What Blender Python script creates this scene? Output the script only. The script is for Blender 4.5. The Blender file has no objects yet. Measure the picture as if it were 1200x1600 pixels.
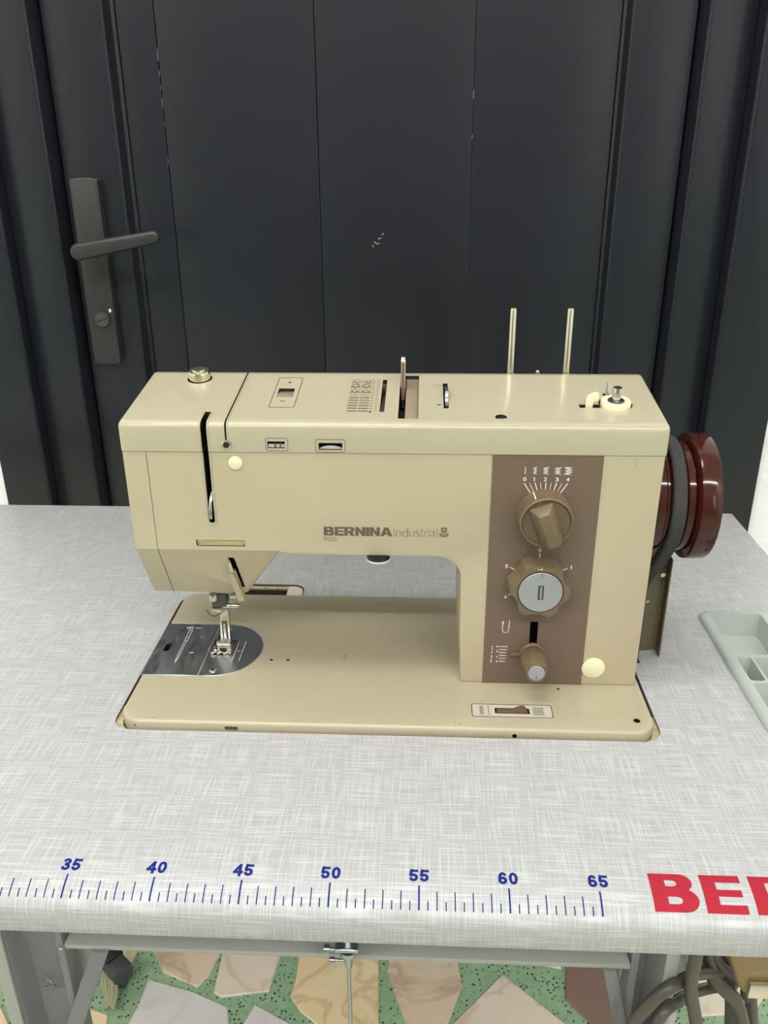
import bpy, bmesh, math, random
from math import pi, sin, cos, radians, hypot
from mathutils import Vector, Matrix

random.seed(7)
S = bpy.context.scene
COL = S.collection
ZT = 0.75                      # height of the table top above the floor

# ------------------------------------------------------------------ camera
F_PX, YAW, PITCH, ROLL = 1293.63, -0.0487300, 0.4004025, 0.0065890
CX, CY, CZ = 0.0485901, -0.3325173, 0.3714401 + ZT
fw = Vector((sin(YAW)*cos(PITCH), cos(YAW)*cos(PITCH), -sin(PITCH)))
rt0 = Vector((cos(YAW), -sin(YAW), 0))
dn0 = fw.cross(rt0)
rt = cos(ROLL)*rt0 + sin(ROLL)*dn0
dn = -sin(ROLL)*rt0 + cos(ROLL)*dn0
cam_d = bpy.data.cameras.new('camera')
cam = bpy.data.objects.new('camera', cam_d)
COL.objects.link(cam)
up, bk = -dn, -fw
cam.matrix_world = Matrix(((rt.x, up.x, bk.x, CX), (rt.y, up.y, bk.y, CY), (rt.z, up.z, bk.z, CZ), (0, 0, 0, 1)))
cam_d.sensor_fit = 'VERTICAL'
cam_d.sensor_height = 36.0
cam_d.lens = 36.0*F_PX/1600.0
cam_d.clip_start = 0.02
S.camera = cam

# ------------------------------------------------------------------ world, lamps, exposure
W = bpy.data.worlds.new('world')
S.world = W
W.use_nodes = True
W.node_tree.nodes['Background'].inputs[0].default_value = (0.8, 0.86, 1.0, 1)
W.node_tree.nodes['Background'].inputs[1].default_value = 0.2

def area(name, loc, sx, sy, power, col, tgt=None):
    d = bpy.data.lights.new(name, 'AREA')
    d.shape = 'RECTANGLE'
    d.size, d.size_y, d.energy, d.color = sx, sy, power, col
    o = bpy.data.objects.new(name, d)
    o.location = loc
    if tgt is not None:
        o.rotation_euler = (Vector(tgt) - Vector(loc)).to_track_quat('-Z', 'Y').to_euler()
    COL.objects.link(o)
    return o
area('ceiling_tube', (-1.15, -2.45, 3.60), 2.6, 0.10, 64, (1.0, 0.98, 0.965))
area('ceiling_tube', (1.55, -2.45, 3.60), 2.6, 0.10, 64, (1.0, 0.98, 0.965))
area('overhead_fill', (-0.60, -0.30, 3.60), 1.8, 0.60, 31, (0.985, 1.0, 0.960))  # unseen broad fill, added to lift the ambient light and the table's back
area('door_edge_light', (2.05, -3.35, 1.55), 0.35, 1.5, 5, (0.93, 0.97, 1.0), (0.1, 0.5, 1.05))  # unseen lamp added to catch the door mouldings, no window behind it

S.view_settings.view_transform = 'Standard'
S.view_settings.look = 'None'
S.view_settings.gamma = 1.0
S.view_settings.use_curve_mapping = False
S.view_settings.exposure = 0.41

# ------------------------------------------------------------------ materials
def srgb(r, g, b):
    f = lambda c: (c/255/12.92) if c/255 <= 0.04045 else ((c/255+0.055)/1.055)**2.4
    return (f(r), f(g), f(b), 1)

def mat(name, col, rough=0.5, metal=0.0, coat=0.0, spec=0.5):
    m = bpy.data.materials.new(name)
    m.use_nodes = True
    b = m.node_tree.nodes['Principled BSDF']
    b.inputs['Base Color'].default_value = col
    b.inputs['Roughness'].default_value = rough
    b.inputs['Metallic'].default_value = metal
    b.inputs['Coat Weight'].default_value = coat
    b.inputs['Coat Roughness'].default_value = 0.06
    b.inputs['Specular IOR Level'].default_value = spec
    return m

def nd(m, t, **kw):
    n = m.node_tree.nodes.new(t)
    for k, v in kw.items():
        setattr(n, k, v)
    return n
def lk(m, a, b):
    m.node_tree.links.new(a, b)
def bsdf(m):
    return m.node_tree.nodes['Principled BSDF']
def ramp(m, stops):
    r = nd(m, 'ShaderNodeValToRGB')
    e = r.color_ramp.elements
    while len(e) < len(stops):
        e.new(0.5)
    for i, (p, c) in enumerate(stops):
        e[i].position = p
        e[i].color = c
    return r
def noise(m, scale, detail=3, vec=None, rough=0.5, dist=0.0):
    n = nd(m, 'ShaderNodeTexNoise')
    n.inputs['Scale'].default_value = scale
    n.inputs['Detail'].default_value = detail
    n.inputs['Roughness'].default_value = rough
    n.inputs['Distortion'].default_value = dist
    if vec is not None:
        lk(m, vec, n.inputs['Vector'])
    return n
def coords(m, scale=(1, 1, 1), world=True):
    if world:
        tc = nd(m, 'ShaderNodeNewGeometry').outputs['Position']
    else:
        tc = nd(m, 'ShaderNodeTexCoord').outputs['Object']
    mp = nd(m, 'ShaderNodeMapping')
    mp.inputs['Scale'].default_value = scale
    lk(m, tc, mp.inputs['Vector'])
    return mp.outputs['Vector']
def mix(m, fac, a, b):
    x = nd(m, 'ShaderNodeMix', data_type='RGBA')
    for s, v in ((x.inputs[0], fac), (x.inputs[6], a), (x.inputs[7], b)):
        if hasattr(v, 'links'):
            lk(m, v, s)
        else:
            s.default_value = v
    return x.outputs[2]
def math_(m, op, a, b):
    x = nd(m, 'ShaderNodeMath', operation=op)
    for s, v in ((x.inputs[0], a), (x.inputs[1], b)):
        if hasattr(v, 'links'):
            lk(m, v, s)
        else:
            s.default_value = v
    return x.outputs[0]
def bump(m, h, strength, dist):
    b = nd(m, 'ShaderNodeBump')
    b.inputs['Strength'].default_value = strength
    b.inputs['Distance'].default_value = dist
    lk(m, h, b.inputs['Height'])
    lk(m, b.outputs[0], bsdf(m).inputs['Normal'])

def enamel(name, col, rough, var=0.05, coat=0.25):
    m = mat(name, col, rough, coat=coat)
    n = noise(m, 14, 4, coords(m))
    c2 = tuple(c*(1-2*var) for c in col[:3])+(1,)
    lk(m, mix(m, n.outputs[0], col, c2), bsdf(m).inputs['Base Color'])
    n2 = noise(m, 900, 2, coords(m))
    bump(m, n2.outputs[0], 0.04, 0.0002)
    return m
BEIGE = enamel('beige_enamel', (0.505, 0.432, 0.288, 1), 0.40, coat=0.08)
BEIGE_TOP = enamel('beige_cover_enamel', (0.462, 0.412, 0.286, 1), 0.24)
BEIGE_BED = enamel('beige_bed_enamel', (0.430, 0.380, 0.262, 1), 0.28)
BROWNP = enamel('brown_panel_paint', (0.160, 0.109, 0.075, 1), 0.42, coat=0.0)
KNOBB = enamel('brown_knob_plastic', (0.165, 0.116, 0.064, 1), 0.42, coat=0.0)
KNOBD = enamel('brown_knob_face', (0.135, 0.096, 0.060, 1), 0.46, coat=0.0)
DARK = mat('dark_interior', (0.006, 0.006, 0.006, 1), 0.6)
SEAM = mat('seam_shadow_gap', (0.05, 0.042, 0.028, 1), 0.7)
BLACK = mat('black_rubber', (0.012, 0.012, 0.013, 1), 0.55)
CHROME = mat('chrome', (0.62, 0.60, 0.55, 1), 0.16, 1.0)
BRASS = mat('nickel_brass', (0.72, 0.66, 0.48, 1), 0.18, 1.0)
STRIP = mat('pale_gold_strip', (0.70, 0.58, 0.36, 1), 0.30, 0.8)
STEEL = mat('polished_dark_steel', (0.46, 0.475, 0.50, 1), 0.20, 1.0)
_n = noise(STEEL, 6, 3, coords(STEEL, (40, 12, 1)))
_r = ramp(STEEL, [(0.3, (0.26,)*3+(1,)), (0.75, (0.46,)*3+(1,))])
lk(STEEL, _n.outputs[0], _r.inputs[0]); lk(STEEL, _r.outputs[0], bsdf(STEEL).inputs['Roughness'])
SILVER = mat('silver_dial_foil', (0.36, 0.365, 0.375, 1), 0.45, 0.4)
CREAM = mat('cream_plastic', (0.86, 0.80, 0.50, 1), 0.38)
CREAMB = mat('cream_button_plastic', (0.80, 0.76, 0.50, 1), 0.32)
INKW = mat('white_print', (0.80, 0.77, 0.68, 1), 0.5)
INKB = mat('brown_print', (0.120, 0.085, 0.060, 1), 0.5)
INKK = mat('black_print', (0.05, 0.045, 0.04, 1), 0.5)
INKBLUE = mat('blue_print', (0.004, 0.016, 0.17, 1), 0.6, spec=0.15)
INKRED = mat('red_print', (0.36, 0.018, 0.034, 1), 0.6, spec=0.15)
for _m, _light in ((INKBLUE, (0.16, 0.20, 0.40, 1)), (INKRED, (0.52, 0.10, 0.12, 1))):
    _n = noise(_m, 2600, 2, coords(_m))
    _r = ramp(_m, [(0.64, (0, 0, 0, 1)), (0.74, (1, 1, 1, 1))])
    lk(_m, _n.outputs[0], _r.inputs[0])
    lk(_m, mix(_m, _r.outputs[0], bsdf(_m).inputs['Base Color'].default_value[:], _light), bsdf(_m).inputs['Base Color'])
BAKE = mat('brown_bakelite', (0.046, 0.0085, 0.005, 1), 0.12, coat=0.1, spec=0.40)
FOAM = mat('black_belt_rubber', (0.030, 0.031, 0.030, 1), 0.9)
_n = noise(FOAM, 1800, 2, coords(FOAM)); bump(FOAM, _n.outputs[0], 0.6, 0.0006)
lk(FOAM, mix(FOAM, _n.outputs[0], (0.018, 0.018, 0.018, 1), (0.06, 0.06, 0.058, 1)), bsdf(FOAM).inputs['Base Color'])
OLIVE = mat('olive_guard_metal', (0.135, 0.115, 0.060, 1), 0.42, 0.2)
TRAYM = mat('grey_green_plastic', (0.42, 0.46, 0.42, 1), 0.30)
FRAMEG = mat('grey_hammered_paint', (0.165, 0.168, 0.170, 1), 0.42)
_n = noise(FRAMEG, 220, 2, coords(FRAMEG)); bump(FRAMEG, _n.outputs[0], 0.10, 0.001)
FRAMEL = mat('pale_stand_grey', (0.30, 0.31, 0.28, 1), 0.42)
FRAMEW = mat('white_grey_paint', (0.48, 0.48, 0.47, 1), 0.45)
ZINC = mat('zinc_plated_steel', (0.36, 0.40, 0.44, 1), 0.28, 1.0)
CABLE = mat('grey_cable_sheath', (0.075, 0.068, 0.056, 1), 0.42)
BOXB = mat('ochre_brown_plastic', (0.20, 0.135, 0.050, 1), 0.32)
ALU = mat('brushed_aluminium', (0.70, 0.66, 0.58, 1), 0.32, 1.0)
PLUGM = mat('anthracite_plastic', (0.050, 0.055, 0.058, 1), 0.45)
CORDM = mat('frayed_olive_cord', (0.30, 0.30, 0.18, 1), 0.8)
PADM = mat('yellowed_felt_pad', (0.42, 0.36, 0.20, 1), 0.7)
_n = noise(PADM, 300, 3, coords(PADM))
lk(PADM, mix(PADM, _n.outputs[0], (0.16, 0.12, 0.05, 1), (0.70, 0.62, 0.40, 1)), bsdf(PADM).inputs['Base Color'])
CHIP = mat('chipped_paint', (0.10, 0.066, 0.04, 1), 0.8)

# door paint: satin blue-grey with a faint upright grain
DOOR = mat('anthracite_door_paint', (0.034, 0.038, 0.045, 1), 0.30, spec=0.40)
_n = noise(DOOR, 1.0, 4, coords(DOOR, (900, 900, 18)))
_n2 = noise(DOOR, 5.0, 3, coords(DOOR))
lk(DOOR, mix(DOOR, _n2.outputs[0], (0.0115, 0.0128, 0.0175, 1), (0.0155, 0.0172, 0.0225, 1)), bsdf(DOOR).inputs['Base Color'])
bump(DOOR, _n.outputs[0], 0.07, 0.0005)
HANDLE = mat('dark_grey_handle_paint', (0.036, 0.036, 0.035, 1), 0.38, 0.2)

# plaster
PLASTER = mat('white_plaster', (0.87, 0.87, 0.86, 1), 0.85)
_n = noise(PLASTER, 45, 6, coords(PLASTER)); bump(PLASTER, _n.outputs[0], 0.5, 0.006)
GREYW = mat('grey_wall_paint', (0.22, 0.22, 0.23, 1), 0.8)
CEIL = mat('white_ceiling_paint', (0.82, 0.81, 0.78, 1), 0.9)

# woven laminate: thin pale threads both ways over a light grey ground
LAM = mat('linen_laminate', (0.6, 0.6, 0.6, 1), 0.42)
pos = nd(LAM, 'ShaderNodeNewGeometry').outputs['Position']
sep = nd(LAM, 'ShaderNodeSeparateXYZ'); lk(LAM, pos, sep.inputs[0])
yz = math_(LAM, 'SUBTRACT', sep.outputs[1], sep.outputs[2])
def threads(sx, sy, lo, hi):
    c = nd(LAM, 'ShaderNodeCombineXYZ')
    lk(LAM, math_(LAM, 'MULTIPLY', sep.outputs[0], sx), c.inputs[0])
    lk(LAM, math_(LAM, 'MULTIPLY', yz, sy), c.inputs[1])
    n = noise(LAM, 1.0, 1, c.outputs[0], 0.4)
    r = ramp(LAM, [(lo, (0, 0, 0, 1)), (hi, (1, 1, 1, 1))])
    lk(LAM, n.outputs[0], r.inputs[0])
    return r.outputs[0]
t1 = threads(34, 1050, 0.50, 0.66)
t2 = threads(1050, 34, 0.50, 0.66)
t3 = threads(45, 1900, 0.38, 0.64)
t4 = threads(1900, 45, 0.38, 0.64)
c0 = mix(LAM, t3, (0.340, 0.342, 0.350, 1), (0.395, 0.397, 0.404, 1))
c1 = mix(LAM, math_(LAM, 'MULTIPLY', t4, 0.5), c0, (0.430, 0.430, 0.434, 1))
c2 = mix(LAM, math_(LAM, 'MULTIPLY', t1, 0.75), c1, (0.530, 0.530, 0.522, 1))
c3 = mix(LAM, math_(LAM, 'MULTIPLY', t2, 0.65), c2, (0.530, 0.530, 0.522, 1))
lk(LAM, c3, bsdf(LAM).inputs['Base Color'])
WOOD = mat('raw_board_edge', (0.17, 0.12, 0.06, 1), 0.8)

# floor: green terrazzo grout and marble slabs
GROUT = mat('green_terrazzo', (0.2, 0.36, 0.2, 1), 0.45)
_v = nd(GROUT, 'ShaderNodeTexVoronoi'); _v.inputs['Scale'].default_value = 170
lk(GROUT, coords(GROUT), _v.inputs['Vector'])
_r = ramp(GROUT, [(0.20, (1, 1, 1, 1)), (0.38, (0, 0, 0, 1))]); lk(GROUT, _v.outputs['Distance'], _r.inputs[0])
_n = noise(GROUT, 60, 4, coords(GROUT))
_r2 = ramp(GROUT, [(0.40, (0, 0, 0, 1)), (0.5, (1, 1, 1, 1))]); lk(GROUT, _n.outputs[0], _r2.inputs[0])
_g = mix(GROUT, _n.outputs[0], (0.19, 0.32, 0.18, 1), (0.36, 0.52, 0.33, 1))
lk(GROUT, mix(GROUT, math_(GROUT, 'MULTIPLY', _r.outputs[0], _r2.outputs[0]), _g, (0.02, 0.04, 0.02, 1)), bsdf(GROUT).inputs['Base Color'])
def marble(name, a, b, vein, vs=0.8):
    m = mat(name, a, 0.30)
    n = noise(m, 9, 6, coords(m), 0.6, 1.5)
    w = noise(m, 7, 4, coords(m), 0.5, 0.9)
    r = ramp(m, [(0.455, (0, 0, 0, 1)), (0.50, (1, 1, 1, 1)), (0.545, (0, 0, 0, 1))])
    lk(m, w.outputs[0], r.inputs[0])
    c = mix(m, n.outputs[0], a, b)
    lk(m, mix(m, math_(m, 'MULTIPLY', r.outputs[0], vs), c, vein), bsdf(m).inputs['Base Color'])
    return m
MARB = {
 'white': marble('pale_grey_marble', (0.72, 0.69, 0.66, 1), (0.60, 0.57, 0.54, 1), (0.46, 0.42, 0.42, 1), 0.25),
 'brown': marble('veined_tan_marble', (0.74, 0.62, 0.48, 1), (0.60, 0.46, 0.33, 1), (0.34, 0.20, 0.12, 1), 0.55),
 'yellow': marble('yellow_cream_marble', (0.82, 0.73, 0.52, 1), (0.74, 0.52, 0.24, 1), (0.42, 0.26, 0.12, 1), 0.45),
 'cream': marble('cream_marble', (0.76, 0.69, 0.58, 1), (0.66, 0.55, 0.43, 1), (0.46, 0.31, 0.20, 1), 0.4),
 'dark': marble('dark_brown_marble', (0.27, 0.18, 0.14, 1), (0.18, 0.12, 0.10, 1), (0.09, 0.05, 0.04, 1), 0.5),
}

# ------------------------------------------------------------------ mesh helpers
def wl(o):
    p = Vector(o.location)
    while o.parent:
        o = o.parent
        p += o.location
    return p

def root(name, loc, label, cat, group=None):
    o = bpy.data.objects.new(name, None)
    o.empty_display_size = 0.02
    o.location = (loc[0], loc[1], loc[2]+ZT)
    COL.objects.link(o)
    o['label'], o['category'] = label, cat
    if group:
        o['group'] = group
    return o

def tag(o, label, cat, group=None):
    o['label'], o['category'] = label, cat
    if group:
        o['group'] = group
    return o

def put(name, bm, mats, parent=None, smooth=38, off=None):
    """bm in table coordinates (z = 0 on the table top) -> one linked mesh object, origin at its base centre"""
    if isinstance(bm, bpy.types.Mesh):
        me = bm
        me.name = name
    else:
        bmesh.ops.recalc_face_normals(bm, faces=bm.faces)
        me = bpy.data.meshes.new(name)
        bm.to_mesh(me)
        bm.free()
    xs = [v.co for v in me.vertices]
    c = Vector(((min(v.x for v in xs)+max(v.x for v in xs))/2, (min(v.y for v in xs)+max(v.y for v in xs))/2, min(v.z for v in xs)))
    me.transform(Matrix.Translation(-c))
    if not me.materials:
        for m in (mats if isinstance(mats, (list, tuple)) else [mats]):
            me.materials.append(m)
        if len(me.materials) == 1:
            for q in me.polygons:
                q.material_index = 0
    if smooth:
        me.shade_smooth()
        me.set_sharp_from_angle(angle=radians(smooth))
    o = bpy.data.objects.new(name, me)
    COL.objects.link(o)
    t = c + Vector((0, 0, ZT))
    if parent:
        o.parent = parent
        o.location = t - wl(parent)
    else:
        o.location = t
    return o

def poly_prism(pts, axis, a, b, bm=None, mi=0):
    bm = bm or bmesh.new()
    f = {'x': lambda p, t: (t, p[0], p[1]), 'y': lambda p, t: (p[0], t, p[1]), 'z': lambda p, t: (p[0], p[1], t)}[axis]
    lo = [bm.verts.new(f(p, a)) for p in pts]
    hi = [bm.verts.new(f(p, b)) for p in pts]
    n = len(pts)
    fs = [bm.faces.new(lo[::-1]), bm.faces.new(hi)]
    for i in range(n):
        fs.append(bm.faces.new((lo[i], lo[(i+1) % n], hi[(i+1) % n], hi[i])))
    for q in fs:
        q.material_index = mi
    bmesh.ops.recalc_face_normals(bm, faces=fs)
    return bm

def box(x0, x1, y0, y1, z0, z1, bm=None, mi=0):
    return poly_prism([(x0, y0), (x1, y0), (x1, y1), (x0, y1)], 'z', z0, z1, bm, mi)

def rrect(x0, x1, y0, y1, r, n=6):
    rs = r if isinstance(r, (list, tuple)) else (r,)*4
    out = []
    for (cx, cy, a0, q) in ((x1-rs[1], y0+rs[1], -90, rs[1]), (x1-rs[2], y1-rs[2], 0, rs[2]), (x0+rs[3], y1-rs[3], 90, rs[3]), (x0+rs[0], y0+rs[0], 180, rs[0])):
        for i in range(n+1):
            a = radians(a0 + 90*i/n)
            out.append((cx+q*cos(a), cy+q*sin(a)))
    return out

def bev(bm, w, seg=2, flt=None, ang=35):
    bm.normal_update()
    es = []
    for e in bm.edges:
        if len(e.link_faces) == 2 and e.calc_face_angle(0) > radians(ang):
            if flt is None or flt((e.verts[0].co+e.verts[1].co)/2, e):
                es.append(e)
    if es:
        bmesh.ops.bevel(bm, geom=es, offset=w, segments=seg, affect='EDGES', profile=0.5, clamp_overlap=True)
    return bm

def lathe(prof, c, axis, n=48, bm=None, mi=0):
    """prof: (radius, height along axis) from one end to the other; closed with caps"""
    bm = bm or bmesh.new()
    ax = {'x': (Vector((1, 0, 0)), Vector((0, 1, 0)), Vector((0, 0, 1))), '-y': (Vector((0, -1, 0)), Vector((1, 0, 0)), Vector((0, 0, 1))),
          'z': (Vector((0, 0, 1)), Vector((1, 0, 0)), Vector((0, 1, 0)))}
    A, U, V = ax[axis] if isinstance(axis, str) else axis
    c = Vector(c)
    rings = []
    for r, h in prof:
        rr = r if callable(r) else (lambda t, r=r: r)
        rings.append([bm.verts.new(c + A*h + (U*cos(2*pi*i/n) + V*sin(2*pi*i/n))*rr(2*pi*i/n)) for i in range(n)])
    for k in range(len(rings)-1):
        for i in range(n):
            bm.faces.new((rings[k][i], rings[k][(i+1) % n], rings[k+1][(i+1) % n], rings[k+1][i])).material_index = mi
    bm.faces.new(rings[0][::-1]).material_index = mi
    bm.faces.new(rings[-1]).material_index = mi
    return bm

def tube(pts, r, n=10, bm=None, mi=0, rx=None):
    bm = bm or bmesh.new()
    P = [Vector(p) for p in pts]
    T = [(P[min(i+1, len(P)-1)] - P[max(i-1, 0)]).normalized() for i in range(len(P))]
    u = T[0].orthogonal().normalized()
    rings = []
    for i, p in enumerate(P):
        u = (u - T[i]*u.dot(T[i])).normalized()
        v = T[i].cross(u)
        rad = r[i] if isinstance(r, (list, tuple)) else r
        rings.append([bm.verts.new(p + (u*cos(2*pi*k/n) + v*sin(2*pi*k/n))*rad) for k in range(n)])
    for a, b in zip(rings, rings[1:]):
        for k in range(n):
            bm.faces.new((a[k], a[(k+1) % n], b[(k+1) % n], b[k])).material_index = mi
    bm.faces.new(rings[0][::-1]).material_index = mi
    bm.faces.new(rings[-1]).material_index = mi
    return bm

def smooth_path(ctrl, n=8):
    P = [Vector(c) for c in ctrl]
    P = [2*P[0]-P[1]] + P + [2*P[-1]-P[-2]]
    out = []
    for i in range(1, len(P)-2):
        for k in range(n):
            t = k/n
            a, b, c, d = P[i-1:i+3]
            out.append(0.5*((2*b)+(c-a)*t+(2*a-5*b+4*c-d)*t*t+(3*b-a-3*c+d)*t**3))
    out.append(P[-2])
    return out

def boolean(o, cutters):
    """subtract bmeshes (table coordinates) from the object's mesh; cut faces take material slot 1"""
    tmp = []
    for bm in cutters:
        bmesh.ops.recalc_face_normals(bm, faces=bm.faces)
        me = bpy.data.meshes.new('cut')
        bm.to_mesh(me)
        bm.free()
        for p in me.polygons:
            p.material_index = 1
        me.transform(Matrix.Translation(Vector((0, 0, ZT)) - wl(o)))
        for m in o.data.materials:
            me.materials.append(m)
        c = bpy.data.objects.new('cut', me)
        COL.objects.link(c)
        c.location = wl(o)
        md = o.modifiers.new('b', 'BOOLEAN')
        md.operation, md.solver, md.object = 'DIFFERENCE', 'EXACT', c
        tmp.append(c)
    bpy.context.view_layer.update()
    dg = bpy.context.evaluated_depsgraph_get()
    new = bpy.data.meshes.new_from_object(o.evaluated_get(dg))
    o.modifiers.clear()
    old = o.data
    nm = old.name
    o.data = new
    bpy.data.meshes.remove(old)
    new.name = nm
    for c in tmp:
        me = c.data
        bpy.data.objects.remove(c)
        bpy.data.meshes.remove(me)
    new.shade_smooth()
    new.set_sharp_from_angle(angle=radians(38))

# ---- flat print: 2D shapes mapped on a surface
def front(y):
    return lambda u, v: (u, y, v)
def topz(y):
    return 0.2105 + 0.162*(y-0.204)
def on_top(u, v):
    return (u, v, topz(v)+0.00025)

G, GNAME, HOLD, CUR = [0], {}, [False], ['mark']
def nxt():
    if not HOLD[0]:
        G[0] += 1
    GNAME[G[0]] = CUR[0]
    return G[0]
def group_on(name):
    CUR[0] = name
    HOLD[0] = False
    nxt()
    HOLD[0] = True
def each(name):
    CUR[0] = name
    HOLD[0] = False
def split_put(bm, m, parent):
    """every stroke group of a print becomes a part of its own"""
    HOLD[0] = False
    by = {}
    for f in bm.faces:
        by.setdefault(f.material_index, []).append(f)
    for g, fs in by.items():
        b, mp_ = bmesh.new(), {}
        for f in fs:
            vs = []
            for v in f.verts:
                if v not in mp_:
                    mp_[v] = b.verts.new(v.co)
                vs.append(mp_[v])
            b.faces.new(vs)
        put(GNAME[g], b, m, parent, 0)
    bm.free()

def ribbon(bm, pts, w, fn, closed=False):
    n = len(pts)
    g = nxt()
    for i in range(n if closed else n-1):
        a, b = pts[i], pts[(i+1) % n]
        dx, dy = b[0]-a[0], b[1]-a[1]
        L = hypot(dx, dy) or 1
        ex, ey = dx/L*w*0.25, dy/L*w*0.25
        nx, ny = -dy/L*w/2, dx/L*w/2
        q = [(a[0]+nx-ex, a[1]+ny-ey), (b[0]+nx+ex, b[1]+ny+ey), (b[0]-nx+ex, b[1]-ny+ey), (a[0]-nx-ex, a[1]-ny-ey)]
        bm.faces.new([bm.verts.new(fn(*p)) for p in q[::-1]]).material_index = g

def fill(bm, pts, fn):
    bm.faces.new([bm.verts.new(fn(*p)) for p in pts]).material_index = nxt()

_glyph = {}
def curve2d(splines):
    cu = bpy.data.curves.new('g', 'CURVE')
    cu.dimensions, cu.fill_mode = '2D', 'BOTH'
    for pts in splines:
        s = cu.splines.new('POLY')
        s.points.add(len(pts)-1)
        for p, q in zip(s.points, pts):
            p.co = (q[0], q[1], 0, 1)
        s.use_cyclic_u = True
    return _mesh_of(cu)
def _mesh_of(cu):
    o = bpy.data.objects.new('g', cu)
    COL.objects.link(o)
    bpy.context.view_layer.update()
    me = bpy.data.meshes.new_from_object(o.evaluated_get(bpy.context.evaluated_depsgraph_get()))
    res = ([(v.co.x, v.co.y) for v in me.vertices], [list(p.vertices) for p in me.polygons])
    bpy.data.objects.remove(o)
    bpy.data.meshes.remove(me)
    bpy.data.curves.remove(cu)
    return res
def glyphs(s, bold=0.0):
    k = (s, bold)
    if k not in _glyph:
        cu = bpy.data.curves.new('t', 'FONT')
        cu.body, cu.offset, cu.resolution_u = s, bold, 4
        _glyph[k] = _mesh_of(cu)
    return _glyph[k]
def stamp(bm, shape, x0, x1, y0, y1, fn, sub=0):
    """fit a 2D shape in a box and map it to the surface"""
    vs, fs = shape
    ax, bx = min(v[0] for v in vs), max(v[0] for v in vs)
    ay, by = min(v[1] for v in vs), max(v[1] for v in vs)
    t = bmesh.new()
    tv = [t.verts.new((x0+(v[0]-ax)/(bx-ax)*(x1-x0), y0+(v[1]-ay)/(by-ay)*(y1-y0), 0)) for v in vs]
    for f in fs:
        try:
            t.faces.new([tv[i] for i in f])
        except ValueError:
            pass
    if sub:
        lo, hi = min(y0, y1), max(y0, y1)
        for k in range(1, sub):
            y = lo+(hi-lo)*k/sub
            bmesh.ops.bisect_plane(t, geom=t.verts[:]+t.edges[:]+t.faces[:], plane_co=(0, y, 0), plane_no=(0, 1, 0))
    mp = {}
    for v in t.verts:
        mp[v] = bm.verts.new(fn(v.co.x, v.co.y))
    g = nxt()
    for f in t.faces:
        bm.faces.new([mp[v] for v in f.verts]).material_index = g
    t.free()

def arc(cx, cy, rx, ry, a0, a1, n=10):
    return [(cx+rx*cos(radians(a0+(a1-a0)*i/n)), cy+ry*sin(radians(a0+(a1-a0)*i/n))) for i in range(n+1)]
def heavy(ch, w=0.9, s=0.30, h=0.19):
    """heavy grotesque capital on a unit height; s upright stroke, h level stroke"""
    if ch == 'B':
        m = 0.53
        o = [(0, 0)] + arc(w-0.29, 0.29, 0.29, 0.29, -90, 62) + arc(w-0.31, 0.755, 0.25, 0.245, -40, 90) + [(0, 1)]
        i1 = [(s, h)] + arc(w-0.42, h+0.09, 0.10, 0.09, -90, 90, 6) + [(s, h+0.18)]
        i2 = [(s, 1-h-0.17)] + arc(w-0.46, 1-h-0.085, 0.09, 0.085, -90, 90, 6) + [(s, 1-h)]
        return curve2d([o, i1, i2])
    if ch == 'E':
        w *= 0.94
        return curve2d([[(0, 0), (w, 0), (w, h+0.02), (s, h+0.02), (s, 0.41), (w*0.95, 0.41), (w*0.95, 0.59), (s, 0.59), (s, 1-h-0.02), (w*0.99, 1-h-0.02), (w*0.99, 1), (0, 1)]])
    if ch == 'R':
        o = [(0, 0), (s, 0), (s, 0.36), (s+0.10, 0.36), (w-0.34, 0), (w+0.02, 0), (w-0.22, 0.41)] + arc(w-0.32, 0.70, 0.30, 0.30, -60, 90) + [(0, 1)]
        i2 = [(s, 0.55)] + arc(w-0.44, 0.68, 0.12, 0.13, -90, 90, 6) + [(s, 0.81)]
        return curve2d([o, i2])
    if ch == 'N':
        return curve2d([[(0, 0), (s, 0), (s, 0.56), (w-s, 0), (w, 0), (w, 1), (w-s, 1), (w-s, 0.44), (s, 1), (0, 1)]])
    if ch == 'I':
        return curve2d([[(0, 0), (s, 0), (s, 1), (0, 1)]])
    if ch == 'A':
        return curve2d([[(0, 0), (s*0.95, 0), (s*1.2, 0.18), (w-s*1.2+0.1, 0.18), (w-s*0.95+0.1, 0), (w+0.1, 0), (w*0.5+0.05+s*0.55, 1), (w*0.5+0.05-s*0.55, 1)],
                        [(s*1.45, 0.36), (w+0.1-s*1.45, 0.36), (w*0.5+0.05, 0.74)]])

def digit(ch, w=0.66, t=0.215):
    h = t/2
    if ch == '0':
        P = [arc(w/2, .5, w/2-h, .5-h, 0, 360, 28)]
    elif ch == '3':
        P = [arc(w/2, .735, w/2-h-.02, .265-h+.01, 165, -80, 14)+arc(w/2, .28, w/2-h, .28-h, 88, -168, 18)]
        P[0].insert(15, (w/2-.04, .535))
    elif ch == '4':
        P = [[(w-.20, 0), (w-.20, 1-h*.4)], [(w-.22, 1-h), (h*.6, .30)], [(0, .30), (w, .30)]]
    elif ch == '5':
        P = [[(w-.04, 1-h), (.15, 1-h)], [(.165, 1-.02), (.10, .50)], [(.10, .52)]+arc(w/2-.01, .325, w/2-h, .325-h, 132, -165, 20)]
    elif ch == '6':
        P = [arc(w/2, .31, w/2-h, .31-h, 0, 360, 24), arc(w/2+.02, .52, w/2-h+.01, .48-h, 40, 190, 14)]
    return P, t, w
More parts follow.
